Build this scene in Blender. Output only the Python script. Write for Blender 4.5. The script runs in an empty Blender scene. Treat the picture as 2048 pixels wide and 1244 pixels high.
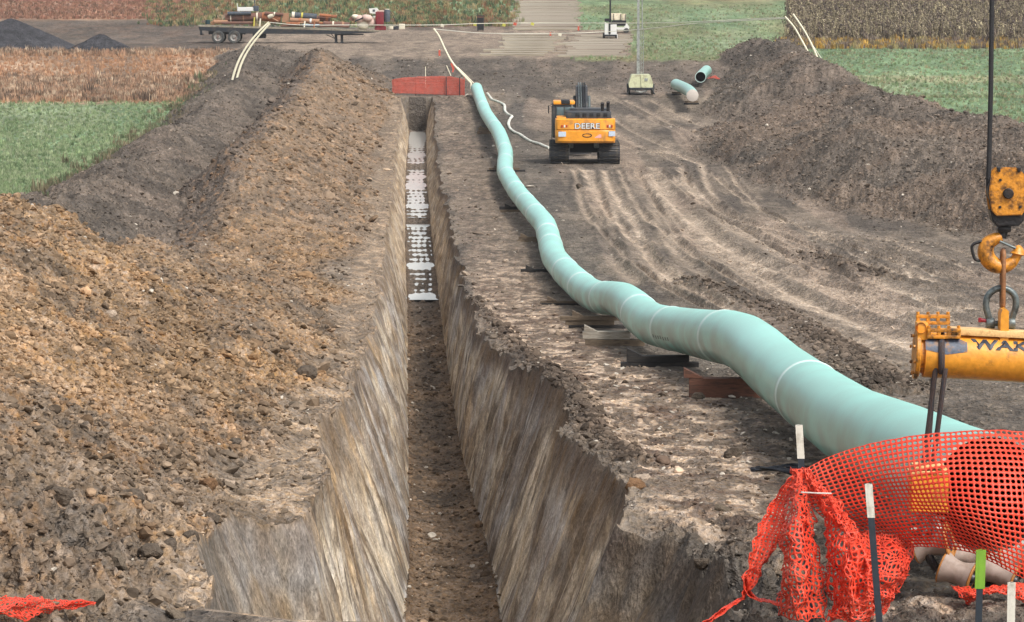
import bpy, bmesh, math, random
import numpy as np
from mathutils import Vector, Matrix
random.seed(7)
R = math.radians
SC = bpy.context.scene
COL = SC.collection

# ---------------------------------------------------------------- camera, sky, sun, exposure
PITCH = 0.09
F = 8000.0                                    # focal length in photograph pixels (2048 wide)
cam_d = bpy.data.cameras.new('camera'); cam = bpy.data.objects.new('camera', cam_d); COL.objects.link(cam)
cam_d.sensor_width = 36.0; cam_d.lens = F / 2048 * 36.0
cam_d.clip_start = 0.5; cam_d.clip_end = 9000
cam.location = (0, 0, 0); cam.rotation_euler = (math.pi / 2 - PITCH, 0, 0)
SC.camera = cam
W = bpy.data.worlds.new('World'); SC.world = W; W.use_nodes = True
nt = W.node_tree; bg = nt.nodes['Background']
sky = nt.nodes.new('ShaderNodeTexSky'); sky.sky_type = 'NISHITA'; sky.sun_disc = False
SUN_EL, SUN_AZ = R(50), R(138)                # azimuth clockwise from north (+Y): behind right of the camera
sky.sun_elevation = SUN_EL; sky.sun_rotation = SUN_AZ
sky.air_density = 1.0; sky.dust_density = 4.0; sky.ozone_density = 1.0
hs = nt.nodes.new('ShaderNodeHueSaturation'); hs.inputs['Saturation'].default_value = 0.35
nt.links.new(sky.outputs[0], hs.inputs['Color']); nt.links.new(hs.outputs[0], bg.inputs[0])
bg.inputs[1].default_value = 0.115
sun_d = bpy.data.lights.new('sun', 'SUN'); sun = bpy.data.objects.new('sun', sun_d); COL.objects.link(sun)
sun_d.energy = 1.5; sun_d.angle = R(12); sun_d.color = (1.0, 0.95, 0.88)
sd = Vector((math.sin(SUN_AZ) * math.cos(SUN_EL), math.cos(SUN_AZ) * math.cos(SUN_EL), math.sin(SUN_EL)))
sun.rotation_euler = sd.to_track_quat('Z', 'Y').to_euler()
SC.view_settings.view_transform = 'Standard'; SC.view_settings.look = 'None'
SC.view_settings.exposure = 0.92; SC.view_settings.gamma = 1.0; SC.view_settings.use_curve_mapping = False
SC.cycles.max_bounces = 5; SC.cycles.volume_bounces = 0

CP, SP = math.cos(PITCH), math.sin(PITCH)
def P(x, y, s):                               # place seen at pixel x, y where one metre spans s pixels
    a, b, c = (x - 1024) / s, (622 - y) / s, F / s
    return Vector((a, c * CP + b * SP, b * CP - c * SP))

# ---------------------------------------------------------------- noise
def _h(ix, iy, seed):
    h = (ix.astype(np.int64) * 374761393 + iy.astype(np.int64) * 668265263 + seed * 1274126177) & 0xffffffff
    h = ((h ^ (h >> 13)) * 1103515245) & 0xffffffff
    h = (h ^ (h >> 16)) * 2654435761 & 0xffffffff
    return ((h >> 8) & 0xffff).astype(np.float32) / 65535.0
def vn(x, y, seed=0):
    x, y = np.broadcast_arrays(x, y)
    fx = np.floor(x); fy = np.floor(y); tx = (x - fx).astype(np.float32); ty = (y - fy).astype(np.float32)
    tx = tx * tx * (3 - 2 * tx); ty = ty * ty * (3 - 2 * ty)
    a = _h(fx, fy, seed); b = _h(fx + 1, fy, seed); c = _h(fx, fy + 1, seed); d = _h(fx + 1, fy + 1, seed)
    return (a + (b - a) * tx) * (1 - ty) + (c + (d - c) * tx) * ty
def fbm(x, y, n=4, seed=0, g=0.5):
    r = 0; a = 1.0; t = 0
    for k in range(n):
        r = r + a * vn(x * 1.93 ** k + k * 17.3, y * 1.97 ** k - k * 9.1, seed + k * 31); t += a; a *= g
    return r / t
def sm(a, b, x):
    t = np.clip((x - a) / (b - a), 0, 1); return t * t * (3 - 2 * t)
def mixc(c, d, t):
    t = np.clip(t, 0, 1)[..., None]; return c * (1 - t) + np.array(d, dtype=np.float32) * t
def lin(r, g, b, k=0.72):                      # photograph colour -> base colour
    f = lambda v: ((v / 255 + .055) / 1.055) ** 2.4 if v > 10 else v / 3294
    return (f(r) * k, f(g) * k, f(b) * k)

# ---------------------------------------------------------------- the lie of the land
_pr = [(1190, 318), (992, 224), (902, 182), (788, 150), (758, 134), (721, 111), (692, 99), (650, 85), (597, 74.5), (514, 61), (432, 50),
       (370, 43), (328, 38.5), (289, 35), (247, 32), (187, 29)]
_w = [P(1024, y, s) for y, s in _pr]
_py = [-60, 0, 12] + [v.y for v in _w] + [300, 322, 338, 349, 362, 380, 450, 600, 1000, 2500, 6000]
_pz = [-1.0, -2.55, -3.3] + [v.z for v in _w] + [-9.45, -8.6, -8.25, -8.15, -8.0, -7.3, -5.3, -1.0, 9, 30, 60]
_ty = np.concatenate([np.arange(-60, 700, 0.5), np.arange(700, 6001, 50)])
_tz = np.interp(_ty, _py, _pz)
_k = np.exp(-np.linspace(-2, 2, 17) ** 2); _k /= _k.sum()
_s = _tz.copy(); _s[20:1500] = np.convolve(_tz, _k, 'same')[20:1500]; _tz = _s
def base(Y): return np.interp(Y, _ty, _tz)
def pixy(Y, z):                                # image row of a place on the centre line
    a = z * CP + Y * SP; c = Y * CP - z * SP; return 622 - F * a / c
_qy = _ty[(_ty > 15) & (_ty < 640)]; _qp = pixy(_qy, base(_qy))
_qp = np.minimum.accumulate(_qp)
def Yof(y): return float(np.interp(-y, -_qp, _qy))
def scale_at(Y): return F / (Y * CP - base(Y) * SP)
def ground_at(x, y):                           # base ground seen at a pixel -> X, Y
    Y = Yof(y); return (x - 1024) / scale_at(Y), Y
_cx = [(54.8, -.84), (79, -1.475), (114, -2.4), (140, -3.09), (167, -3.87), (216, -5.2), (267, -6.3), (320, -7.6), (600, -14), (6000, -60)]
def xt(Y): return np.interp(Y, [-60, 24, 40] + [a for a, b in _cx], [-.6, -.5, -.58] + [b for a, b in _cx])
T0, T1 = 24.0, 273.0                          # trench ends
def half_l(Y): return np.interp(Y, [23, 26, 30.6, 31.3, 32.2, 34, 37.4, 44, 51, 57, 95, 205, 280], [1.25, 1.45, 1.8, 1.75, 1.2, 1.16, 1.22, 1.45, 1.54, 1.46, 1.44, 1.22, 1.1])
def half_r(Y): return np.interp(Y, [23, 27, 31.6, 32.3, 39, 44, 57, 75, 95, 205, 280], [1.5, 2.0, 1.95, 1.42, 1.5, 1.42, 1.36, 1.2, 1.05, 1.2, 1.1])
def depth(Y): return np.interp(Y, [23, 60, 140, 170, 280], [2.7, 2.6, 2.6, 2.65, 2.6])

# banks: amplitude along Y, lateral profile across D = X - xt
def half_f(Y): return np.interp(Y, [24, 30.9, 31.9, 300], [.8, .8, .575, .575])
def pool(Y): return np.interp(Y, [0, 186, 187, 229, 230, 400], [-12.68, -12.68, -12.5, -12.5, -12.28, -12.28])
def tent(D, d0, dc, d1, p=1.25):
    up = np.clip((D - d0) / (dc - d0), 0, 1); dn = np.clip((D - d1) / (dc - d1), 0, 1)
    t = np.minimum(up, dn); t = t ** p
    return np.where(t > .75, .75 + (1 - (1 - (t - .75) / .25) ** 2) * .25 * .62 , t) / .905
def spoil_amp(Y): return np.interp(Y, [16, 24, 60, 70, 80, 90, 100, 107, 115, 124, 134, 145, 160, 285, 297, 306], [2.6, 2.7, 2.65, 2.3, 1.85, 1.65, 1.6, 1.1, .5, .5, .95, 1.8, 2.75, 2.6, 1.4, 0])
def topl_amp(Y): return np.interp(Y, [20, 90, 150, 240, 300, 322, 332], [1.2, 1.4, 1.6, 1.3, 1.2, .9, 0])
def topr_amp(Y): return np.interp(Y, [60, 90, 110, 150, 180, 200, 270, 300, 322, 331], [0, .4, 1.6, 3.1, 3.3, 3.0, 2.8, 2.7, 1.4, 0])
def topr_foot(Y): return np.interp(Y, [60, 100, 120, 150, 160, 200, 240, 267, 290, 305, 325], [24, 22.5, 21.5, 19, 16.5, 15.6, 16.5, 18.6, 22.2, 23.6, 24])
def large(X, Y):
    D = X - xt(Y)
    n1 = vn(Y * .06, D * .02, 3) - .5; n2 = vn(Y * .16, D * .05, 4) - .5
    sp = spoil_amp(Y) * (1 + .22 * n1 + .22 * n2) * tent(D + n2 * 1.0, -1.75, -7.1, -10.6, 1.12)
    tl = topl_amp(Y) * 1.3 * (1 + .4 * n1 + .25 * n2) * tent(D + n2 * 1.2, -7.6, -12.4, -16.0, 1.0)
    ft = topr_foot(Y) + 1.5 * (vn(Y * .1, 0 * Y, 8) - .5)
    n3 = vn(Y * .085, D * .05, 6) - .5
    tr = topr_amp(Y) * (1 + .28 * n3 + .2 * n2) * tent(D + n3 * 1.2, ft, 26.5 + 0 * D, 32.0 + 0 * D, 1.05)
    hum = np.exp(-((D - 20.0) / 2.6) ** 2 - ((Y - 184) / 20) ** 2) * 1.3 + np.exp(-((D - 17.5) / 1.6) ** 2 - ((Y - 215) / 14) ** 2) * .7 \
        + np.exp(-((D - 22.5) / 2.0) ** 2 - ((Y - 150) / 9) ** 2) * 1.1
    hum = hum * (topr_amp(Y) > 0)
    # loose berms: beside the trench rim on the right, and behind the pipe
    return sp, tl, tr + hum * 1.15, D
def _line(pts):
    q = [ground_at(x, y) for x, y in pts]; q.sort(key=lambda a: a[1])
    return np.array([a[1] for a in q]), np.array([a[0] for a in q])
def lat(X, Y, ln):
    d = X - np.interp(Y, ln[0], ln[1]); return np.where((Y >= ln[0][0]) & (Y <= ln[0][-1]), d, 99.0)
BERMS = [(_line([(1360, 560), (1440, 585), (1520, 612), (1590, 650), (1680, 705), (1800, 790)]), .45, .15),
         (_line([(1610, 512), (1680, 535), (1780, 562)]), .5, .2),
         (_line([(940, 600), (1000, 660), (1090, 745), (1180, 850), (1260, 930)]), .22, .12)]
TRK = [([(1170, 340), (1195, 390), (1232, 440), (1285, 495), (1345, 560), (1440, 610)], .3, .8),
       ([(1208, 340), (1222, 380), (1262, 432), (1288, 482), (1312, 520), (1400, 585), (1500, 640)], .26, .8),
       ([(1225, 400), (1260, 470), (1300, 530), (1340, 570)], .5, .35),
       ([(1330, 300), (1405, 330), (1415, 372), (1440, 420), (1580, 478), (1720, 530), (1880, 566), (2060, 590)], .3, .7),
       ([(1310, 335), (1350, 400), (1450, 490), (1600, 556), (1700, 600), (1830, 646), (2060, 690)], .5, .6),
       ([(1290, 350), (1390, 455), (1500, 530), (1560, 552)], .8, .75),
       ([(1500, 540), (1590, 600), (1700, 640), (1860, 700)], .6, .75),
       ([(1480, 440), (1600, 470), (1700, 480), (1800, 488), (1950, 540), (2060, 560)], .25, .8),
       ([(1700, 492), (1790, 512), (1850, 540), (1870, 552)], .2, .8), ([(1560, 470), (1700, 520), (1810, 545), (1830, 560)], .2, .7),
       ([(1360, 340), (1420, 400), (1540, 470), (1600, 500), (1700, 560), (1840, 596), (2060, 640)], .25, .7),
       ([(1230, 345), (1290, 365), (1420, 365)], .9, .35), ([(1620, 560), (1720, 596), (1800, 626)], .7, .95),
       ([(1180, 230), (1230, 265), (1300, 300), (1400, 320)], .4, .5), ([(1250, 200), (1300, 225), (1390, 265), (1425, 300)], .35, .5)]
TRACKS = [(_line(p), w, a) for p, w, a in TRK]
TRACKS += [((l[0], l[1] + dx + .25 * np.sin(l[0] * .07 + k)), w * .7, a * f) for k, (l, w, a) in enumerate(TRACKS) for dx, f in ((1.5, .7), (-.75, .5))]
def height(X, Y):
    sp, tl, tr, D = large(X, Y)
    z = base(Y) + np.maximum.reduce([sp, tl, tr])
    for ln, w, h in BERMS:
        d = lat(X, Y, ln); z = z + h * np.exp(-(d / w) ** 2)
    return z
def gz(X, Y):
    a = height(np.array([float(X)]), np.array([float(Y)])); return float(a[0])
_hy = np.concatenate([np.arange(17, 60, .05), np.arange(60, 420, .25)])
def GP(x, y):                                  # first place of the land (banks too) met by the sight line of pixel x, y
    c = _hy / (CP + SP * (622 - y) / F)        # depth along the lens axis
    Xr = (x - 1024) / F * c; zr = ((622 - y) / F * CP - SP) * c
    zs = height(Xr, _hy); k = np.argmax(zs >= zr); k = max(k, 1)
    return Vector((float(Xr[k]), float(_hy[k]), float(zs[k])))
# ---------------------------------------------------------------- helpers
def tag(o, label=None, cat=None, group=None, kind=None):
    if label: o['label'] = label
    if cat: o['category'] = cat
    if group: o['group'] = group
    if kind: o['kind'] = kind
    return o
def thing(name, label, cat, loc, rz=0, group=None, sc=1):
    o = bpy.data.objects.new(name, None); COL.objects.link(o); o.location = loc; o.rotation_euler = (0, 0, rz); o.scale = (sc,) * 3
    o.empty_display_size = .3
    return tag(o, label, cat, group)
def copy_tree(o, parent=None):
    c = o.copy(); COL.objects.link(c); c.parent = parent
    for ch in list(o.children): copy_tree(ch, c)
    return c
class MB:
    def __init__(s): s.v = []; s.f = []
    def add(s, v, f):
        n = len(s.v); s.v += [tuple(p) for p in v]; s.f += [tuple(i + n for i in q) for q in f]; return s
    def box(s, c, d, rot=None, bev=0.0, taper=1.0):
        hx, hy, hz = d[0] / 2, d[1] / 2, d[2] / 2
        if bev > 0:
            bm = bmesh.new(); bmesh.ops.create_cube(bm, size=1)
            for v in bm.verts:
                k = taper if v.co.z > 0 else 1
                v.co = Vector((v.co.x * d[0] * k, v.co.y * d[1] * k, v.co.z * d[2]))
            bmesh.ops.bevel(bm, geom=list(bm.edges), offset=bev, segments=2, affect='EDGES', profile=.6)
            vs = [v.co.copy() for v in bm.verts]; fs = [[v.index for v in f.verts] for f in bm.faces]; bm.free()
        else:
            vs = [Vector((x * hx * (taper if z > 0 else 1), y * hy * (taper if z > 0 else 1), z * hz)) for z in (-1, 1) for y in (-1, 1) for x in (-1, 1)]
            fs = [(0, 2, 3, 1), (4, 5, 7, 6), (0, 1, 5, 4), (2, 6, 7, 3), (0, 4, 6, 2), (1, 3, 7, 5)]
        if rot is not None:
            m = rot if isinstance(rot, Matrix) else Matrix.Rotation(rot[2], 3, 'Z') @ Matrix.Rotation(rot[1], 3, 'Y') @ Matrix.Rotation(rot[0], 3, 'X')
            vs = [m @ v for v in vs]
        c = Vector(c); return s.add([v + c for v in vs], fs)
    def tube(s, pts, r, n=10, caps=True, close=False, flat=1.0, bulge=None):
        pts = [Vector(p) for p in pts]; m = len(pts); rs = r if hasattr(r, '__len__') else [r] * m
        rings = []; up = None; base_i = len(s.v); vs = []; fs = []
        for i, p in enumerate(pts):
            if close: t = (pts[(i + 1) % m] - pts[i - 1])
            else: t = pts[min(i + 1, m - 1)] - pts[max(i - 1, 0)]
            t.normalize()
            if up is None: up = Vector((0, 0, 1)) if abs(t.z) < .9 else Vector((1, 0, 0))
            a = t.cross(up)
            if a.length < 1e-5: a = t.cross(Vector((0, 1, 0)))
            a.normalize(); b = a.cross(t).normalized(); up = b
            for k in range(n):
                g = 2 * math.pi * k / n; vs.append(p + (a * math.cos(g) * flat + b * math.sin(g)) * rs[i])
        for i in range(m if close else m - 1):
            j = (i + 1) % m
            for k in range(n):
                l = (k + 1) % n; fs.append((i * n + k, j * n + k, j * n + l, i * n + l))
        if caps and not close:
            fs.append(tuple(range(n))); fs.append(tuple((m - 1) * n + k for k in reversed(range(n))))
        return s.add(vs, fs)
    def cyl(s, a, b, r, n=16, r2=None):
        return s.tube([a, b], [r, r if r2 is None else r2], n)
    def lathe(s, prof, axis, org, n=24):            # prof: (radius, along)
        ax = Vector(axis).normalized(); u = ax.cross(Vector((0, 0, 1)) if abs(ax.z) < .9 else Vector((1, 0, 0))).normalized(); w = ax.cross(u)
        org = Vector(org); vs = []; fs = []
        for r, h in prof:
            for k in range(n):
                g = 2 * math.pi * k / n; vs.append(org + ax * h + (u * math.cos(g) + w * math.sin(g)) * r)
        for i in range(len(prof) - 1):
            for k in range(n):
                l = (k + 1) % n; fs.append((i * n + k, i * n + l, (i + 1) * n + l, (i + 1) * n + k))
        return s.add(vs, fs)
    def prism(s, poly, y0, y1):                     # polygon in x, z pushed along y
        n = len(poly); vs = [(x, y0, z) for x, z in poly] + [(x, y1, z) for x, z in poly]
        fs = [tuple(range(n)), tuple(range(2 * n - 1, n - 1, -1))] + [(i, i + n, (i + 1) % n + n, (i + 1) % n) for i in range(n)]
        return s.add(vs, fs)
    def prismx(s, poly, x0, x1):                    # polygon in y, z pushed along x
        n = len(poly); vs = [(x0, y, z) for y, z in poly] + [(x1, y, z) for y, z in poly]
        fs = [tuple(range(n)), tuple(range(2 * n - 1, n - 1, -1))] + [(i, i + n, (i + 1) % n + n, (i + 1) % n) for i in range(n)]
        return s.add(vs, fs)
    def build(s, name, mat, parent=None, smooth=False, loc=None):
        me = bpy.data.meshes.new(name); v = s.v
        me.from_pydata(v, [], s.f)
        bm = bmesh.new(); bm.from_mesh(me); bmesh.ops.recalc_face_normals(bm, faces=bm.faces); bm.to_mesh(me); bm.free()
        me.materials.append(mat)
        if smooth:
            for p in me.polygons: p.use_smooth = True
            try: me.set_sharp_from_angle(angle=R(38))
            except Exception: pass
        o = bpy.data.objects.new(name, me); COL.objects.link(o)
        if parent: o.parent = parent
        if loc is not None: o.location = loc
        return o
def spline(pts, n, close=False):                    # Catmull-Rom through points
    pts = [Vector(p) for p in pts]; m = len(pts); out = []
    segs = m if close else m - 1
    for i in range(segs):
        p1, p2 = pts[i], pts[(i + 1) % m]
        p0 = pts[i - 1] if (i > 0 or close) else p1 * 2 - p2
        p3 = pts[(i + 2) % m] if (i + 2 < m or close) else p2 * 2 - p1
        for k in range(n):
            t = k / n
            out.append(.5 * ((2 * p1) + (p2 - p0) * t + (2 * p0 - 5 * p1 + 4 * p2 - p3) * t * t + (3 * p1 - p0 - 3 * p2 + p3) * t ** 3))
    if not close: out.append(pts[-1])
    return out
def text_part(name, body, size, mat, parent, loc, rot=(math.pi / 2, 0, 0), ext=.004, off=0.0, sx=1.0, sp=1.0):
    c = bpy.data.curves.new('lettering', 'FONT'); c.body = body; c.size = size; c.extrude = ext; c.offset = off
    c.align_x = 'CENTER'; c.align_y = 'CENTER'; c.space_character = sp
    t = bpy.data.objects.new('t', c); COL.objects.link(t); bpy.context.view_layer.update()
    me = bpy.data.meshes.new_from_object(t.evaluated_get(bpy.context.evaluated_depsgraph_get()))
    bpy.data.objects.remove(t); me.materials.clear(); me.materials.append(mat)
    o = bpy.data.objects.new(name, me); COL.objects.link(o); o.parent = parent; o.location = loc; o.rotation_euler = rot; o.scale = (sx, 1, 1)
    return o

# ---------------------------------------------------------------- materials
def new_mat(name):
    m = bpy.data.materials.new(name); m.use_nodes = True; t = m.node_tree; b = t.nodes['Principled BSDF']; return m, t, b
def N(t, k, **kw):
    n = t.nodes.new(k)
    for a, v in kw.items():
        if a in n.inputs: n.inputs[a].default_value = v
        else: setattr(n, a, v)
    return n
def mat(name, col, rough=.6, metal=0.0, wear=None, wear_amt=.5, scale=6.0, var=.12, bump=.0, stretch=(1, 1, 1), spec=.5, sheen=0):
    """procedural paint / metal / wood: mottled colour, dirt patches with soft edges, fine relief"""
    m, t, b = new_mat(name)
    tc = N(t, 'ShaderNodeTexCoord'); mp = N(t, 'ShaderNodeMapping'); mp.inputs['Scale'].default_value = stretch
    t.links.new(tc.outputs['Object'], mp.inputs[0])
    n1 = N(t, 'ShaderNodeTexNoise', Scale=scale, Detail=6.0, Roughness=.65); t.links.new(mp.outputs[0], n1.inputs['Vector'])
    n2 = N(t, 'ShaderNodeTexNoise', Scale=scale * 3.7, Detail=4.0); t.links.new(mp.outputs[0], n2.inputs['Vector'])
    r1 = N(t, 'ShaderNodeMapRange'); r1.inputs[1].default_value = .3; r1.inputs[2].default_value = .7
    r1.inputs[3].default_value = 1 - var; r1.inputs[4].default_value = 1 + var
    t.links.new(n2.outputs['Fac'], r1.inputs[0])
    mu = N(t, 'ShaderNodeVectorMath', operation='SCALE'); mu.inputs[0].default_value = col[:3]; t.links.new(r1.outputs[0], mu.inputs['Scale'])
    out = mu.outputs[0]
    if wear:
        r2 = N(t, 'ShaderNodeMapRange'); r2.inputs[1].default_value = .62 - .25 * wear_amt; r2.inputs[2].default_value = .78 - .2 * wear_amt
        t.links.new(n1.outputs['Fac'], r2.inputs[0])
        mx = N(t, 'ShaderNodeMix', data_type='RGBA'); t.links.new(r2.outputs[0], mx.inputs[0]); t.links.new(out, mx.inputs[6]); mx.inputs[7].default_value = (*wear, 1)
        out = mx.outputs[2]
    t.links.new(out, b.inputs['Base Color'])
    b.inputs['Roughness'].default_value = rough; b.inputs['Metallic'].default_value = metal; b.inputs['Specular IOR Level'].default_value = spec
    if bump:
        bp = N(t, 'ShaderNodeBump', Strength=bump, Distance=.02); t.links.new(n2.outputs['Fac'], bp.inputs['Height']); t.links.new(bp.outputs[0], b.inputs['Normal'])
    return m
DIRT = lin(120, 105, 88)
def earth(name, octaves, bump_d, contrast=.55, streak=None, rough=.95):
    """soil: colour comes from the Col attribute (kinds of earth), broken up by several sizes of grain"""
    m, t, b = new_mat(name)
    at = N(t, 'ShaderNodeAttribute', attribute_name='Col'); ge = N(t, 'ShaderNodeNewGeometry')
    mp = N(t, 'ShaderNodeMapping'); t.links.new(ge.outputs['Position'], mp.inputs[0])
    mp.inputs['Scale'].default_value = (1, .42, 1.15)
    if streak: mp.inputs['Scale'].default_value = streak[:3]; mp.inputs['Rotation'].default_value = streak[3]
    acc = None; hacc = None
    for sc, am, hd in octaves:
        n = N(t, 'ShaderNodeTexNoise', Scale=sc, Detail=3.0, Roughness=.6); t.links.new(mp.outputs[0], n.inputs['Vector'])
        r = N(t, 'ShaderNodeMapRange'); r.inputs[1].default_value = .33; r.inputs[2].default_value = .67
        r.inputs[3].default_value = 1 - am * contrast; r.inputs[4].default_value = 1 + am * contrast
        t.links.new(n.outputs['Fac'], r.inputs[0])
        if acc is None: acc = r.outputs[0]
        else:
            q = N(t, 'ShaderNodeMath', operation='MULTIPLY'); t.links.new(acc, q.inputs[0]); t.links.new(r.outputs[0], q.inputs[1]); acc = q.outputs[0]
        q = N(t, 'ShaderNodeMath', operation='MULTIPLY'); t.links.new(n.outputs['Fac'], q.inputs[0]); q.inputs[1].default_value = hd
        if hacc is None: hacc = q.outputs[0]
        else:
            q2 = N(t, 'ShaderNodeMath', operation='ADD'); t.links.new(hacc, q2.inputs[0]); t.links.new(q.outputs[0], q2.inputs[1]); hacc = q2.outputs[0]
    mu = N(t, 'ShaderNodeVectorMath', operation='SCALE'); t.links.new(at.outputs['Color'], mu.inputs[0]); t.links.new(acc, mu.inputs['Scale'])
    # pale and dark grains
    vo = N(t, 'ShaderNodeTexNoise', Scale=octaves[0][0] * .8, Detail=2.0); t.links.new(mp.outputs[0], vo.inputs['Vector'])
    hsv = N(t, 'ShaderNodeHueSaturation'); r = N(t, 'ShaderNodeMapRange'); r.inputs[1].default_value = .3; r.inputs[2].default_value = .7
    r.inputs[3].default_value = .75; r.inputs[4].default_value = 1.25; t.links.new(vo.outputs['Fac'], r.inputs[0])
    t.links.new(r.outputs[0], hsv.inputs['Saturation']); t.links.new(mu.outputs[0], hsv.inputs['Color'])
    t.links.new(hsv.outputs[0], b.inputs['Base Color'])
    b.inputs['Roughness'].default_value = rough; b.inputs['Specular IOR Level'].default_value = .15
    bp = N(t, 'ShaderNodeBump', Strength=1.0, Distance=bump_d); t.links.new(hacc, bp.inputs['Height']); t.links.new(bp.outputs[0], b.inputs['Normal'])
    return m
M = {}
M['soil'] = earth('loose soil', [(22, .5, .35), (7, .5, .8), (2.1, .4, 1.2), (.5, .3, 0)], .16, .6)
M['wall'] = earth('cut clay', [(4, .45, .6), (13, .45, .35), (34, .6, .2)], .07, .5, streak=(1.6, 1.0, .75, (R(-16), 0, 0)))
M['field'] = earth('field growth', [(9, .5, .5), (2.2, .5, 1.2), (.4, .45, 1.5), (.09, .35, 0)], .3, .5)
def clod_mat():
    m, t, b = new_mat('clod'); at = N(t, 'ShaderNodeAttribute', attribute_name='ccol'); at.attribute_type = 'INSTANCER'
    tc = N(t, 'ShaderNodeTexCoord'); n = N(t, 'ShaderNodeTexNoise', Scale=2.2, Detail=4.0); t.links.new(tc.outputs['Object'], n.inputs['Vector'])
    r = N(t, 'ShaderNodeMapRange'); r.inputs[1].default_value = .3; r.inputs[2].default_value = .7; r.inputs[3].default_value = .7; r.inputs[4].default_value = 1.3
    t.links.new(n.outputs['Fac'], r.inputs[0]); mu = N(t, 'ShaderNodeVectorMath', operation='SCALE')
    t.links.new(at.outputs['Color'], mu.inputs[0]); t.links.new(r.outputs[0], mu.inputs['Scale']); t.links.new(mu.outputs[0], b.inputs['Base Color'])
    b.inputs['Roughness'].default_value = .95; b.inputs['Specular IOR Level'].default_value = .12
    return m
M['clod'] = clod_mat()
# ---------------------------------------------------------------- the land as one sheet (cut into its named stretches)
def geo(a, b, k):
    r = [a]
    while r[-1] < b: r.append(r[-1] * (1 + k))
    return r
rows = [-60, -30, -10, 0, 6, 11, 14, 16, 17.5] + geo(18.5, 62, .0019) + geo(62.2, 345, .0031) + geo(346, 470, .0045) + geo(475, 6000, .09)
rows = np.unique(np.concatenate([rows, T0 + np.linspace(-.02, .55, 12), T1 + np.linspace(-.5, .02, 16)]))
NL, NS, NW, NF, NR = 290, 14, 36, 16, 420
Y = rows.astype(np.float64); nr = len(Y)
jag = lambda s: (fbm(Y * .5, 0 * Y + s, 4, 50 + s, .42) - .5)
act = sm(T0 - .01, T0 + .5, Y) * (1 - sm(T1 - .45, T1, Y))
wl = half_l(Y) + .30 * jag(1) + .22 * (vn(Y * .35, 0 * Y, 77) - .5); wr = half_r(Y) + .34 * jag(2) + .25 * (vn(Y * .3, 0 * Y, 78) - .5)
Yv = np.maximum(Y, 21.0); XT = xt(Y)
sk = np.cumsum(1.6 ** np.arange(NS)); sk = sk / sk[-1]
tl_ = np.concatenate([np.linspace(0, 1, NL)[::-1]])
WL = np.maximum(3, 1100 * Yv / F + XT - wl) ; WR = np.maximum(3, 1100 * Yv / F - XT - wr)
far = 700 + Y * 1.2
left = -(wl[:, None] + WL[:, None] * tl_[None, :])
lsk = -(wl + WL)[:, None] - far[:, None] * sk[None, ::-1]
right = wr[:, None] + WR[:, None] * np.linspace(0, 1, NR)[None, :]
rsk = (wr + WR)[:, None] + far[:, None] * sk[None, :]
# trench section
vL = (np.linspace(0, 1, NW + 1)[1:]); flo = np.linspace(-1, 1, NF)[1:-1]
hwv = half_f(Y); hw = hwv[:, None]
DL, DR = left[:, -1], right[:, 0]
dep = depth(Y) * act
Dw_l = -(wl[:, None] + (hw - wl[:, None]) * (vL[None, :] ** .92)); Dw_r = (wr[:, None] + (hw - wr[:, None]) * (vL[None, ::-1] ** .92))
Dfl = hw * flo[None, :]
D = np.concatenate([lsk, left, Dw_l, Dfl, Dw_r, right, rsk], 1)
iL0, iL1 = 0, NS + NL                       # left land columns
iW1 = iL1 + NW; iF1 = iW1 + NF - 2; iW2 = iF1 + NW
nc = D.shape[1]
X = D + XT[:, None]; YY = np.repeat(Y[:, None], nc, 1)
V = np.zeros_like(D)                         # 0 at rim, 1 at floor
V[:, iL1:iW1] = vL[None]; V[:, iW1:iF1] = 1; V[:, iF1:iW2] = vL[None, ::-1]
V = V * (act[:, None] > 0)
Dc = np.where(V > 0, np.where(D < 0, DL[:, None], DR[:, None]), D)
sp, tpl, tpr, _ = large(Dc + XT[:, None], YY)
H0 = height(Dc + XT[:, None], YY)
rm = lambda a, b: sm(a, b, YY)
# weights of the kinds of earth
w_sp = sm(.03, .22, sp) * (sp >= tpl); w_tl = sm(.03, .2, tpl) * (tpl > sp); w_tr = sm(.03, .25, tpr)
edge = 1.2 * (fbm(YY * .12, D * .2, 3, 90) - .5)
Dfield_l = -14.9 + edge
Yr = Yof(196)
in_left = (D < Dfield_l + .0 - .012 * np.maximum(0, YY - 250)) & (V == 0)
w_fl = sm(.0, .5, Dfield_l - D) * (V == 0) * (1 - sm(.05, .25, tpl))
fr_edge = 31.0 + edge
w_fr = sm(0, .6, D - fr_edge)
# far ground: dirt ramp, road, fields
yroad0, yroad1 = Yof(117), Yof(60)
px = 1024 + X * F / np.maximum(YY * CP - H0 * SP, 1)
n_a = fbm(X * .25, YY * .06, 4, 11); n_b = fbm(X * 1.1, YY * .35, 4, 12); n_c = fbm(X * 4.2, YY * 1.3, 3, 13)
n_d = fbm(X * 14, YY * 4.5, 2, 14)
near = np.clip(60 / np.maximum(YY, 30), .15, 1.5)
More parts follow.
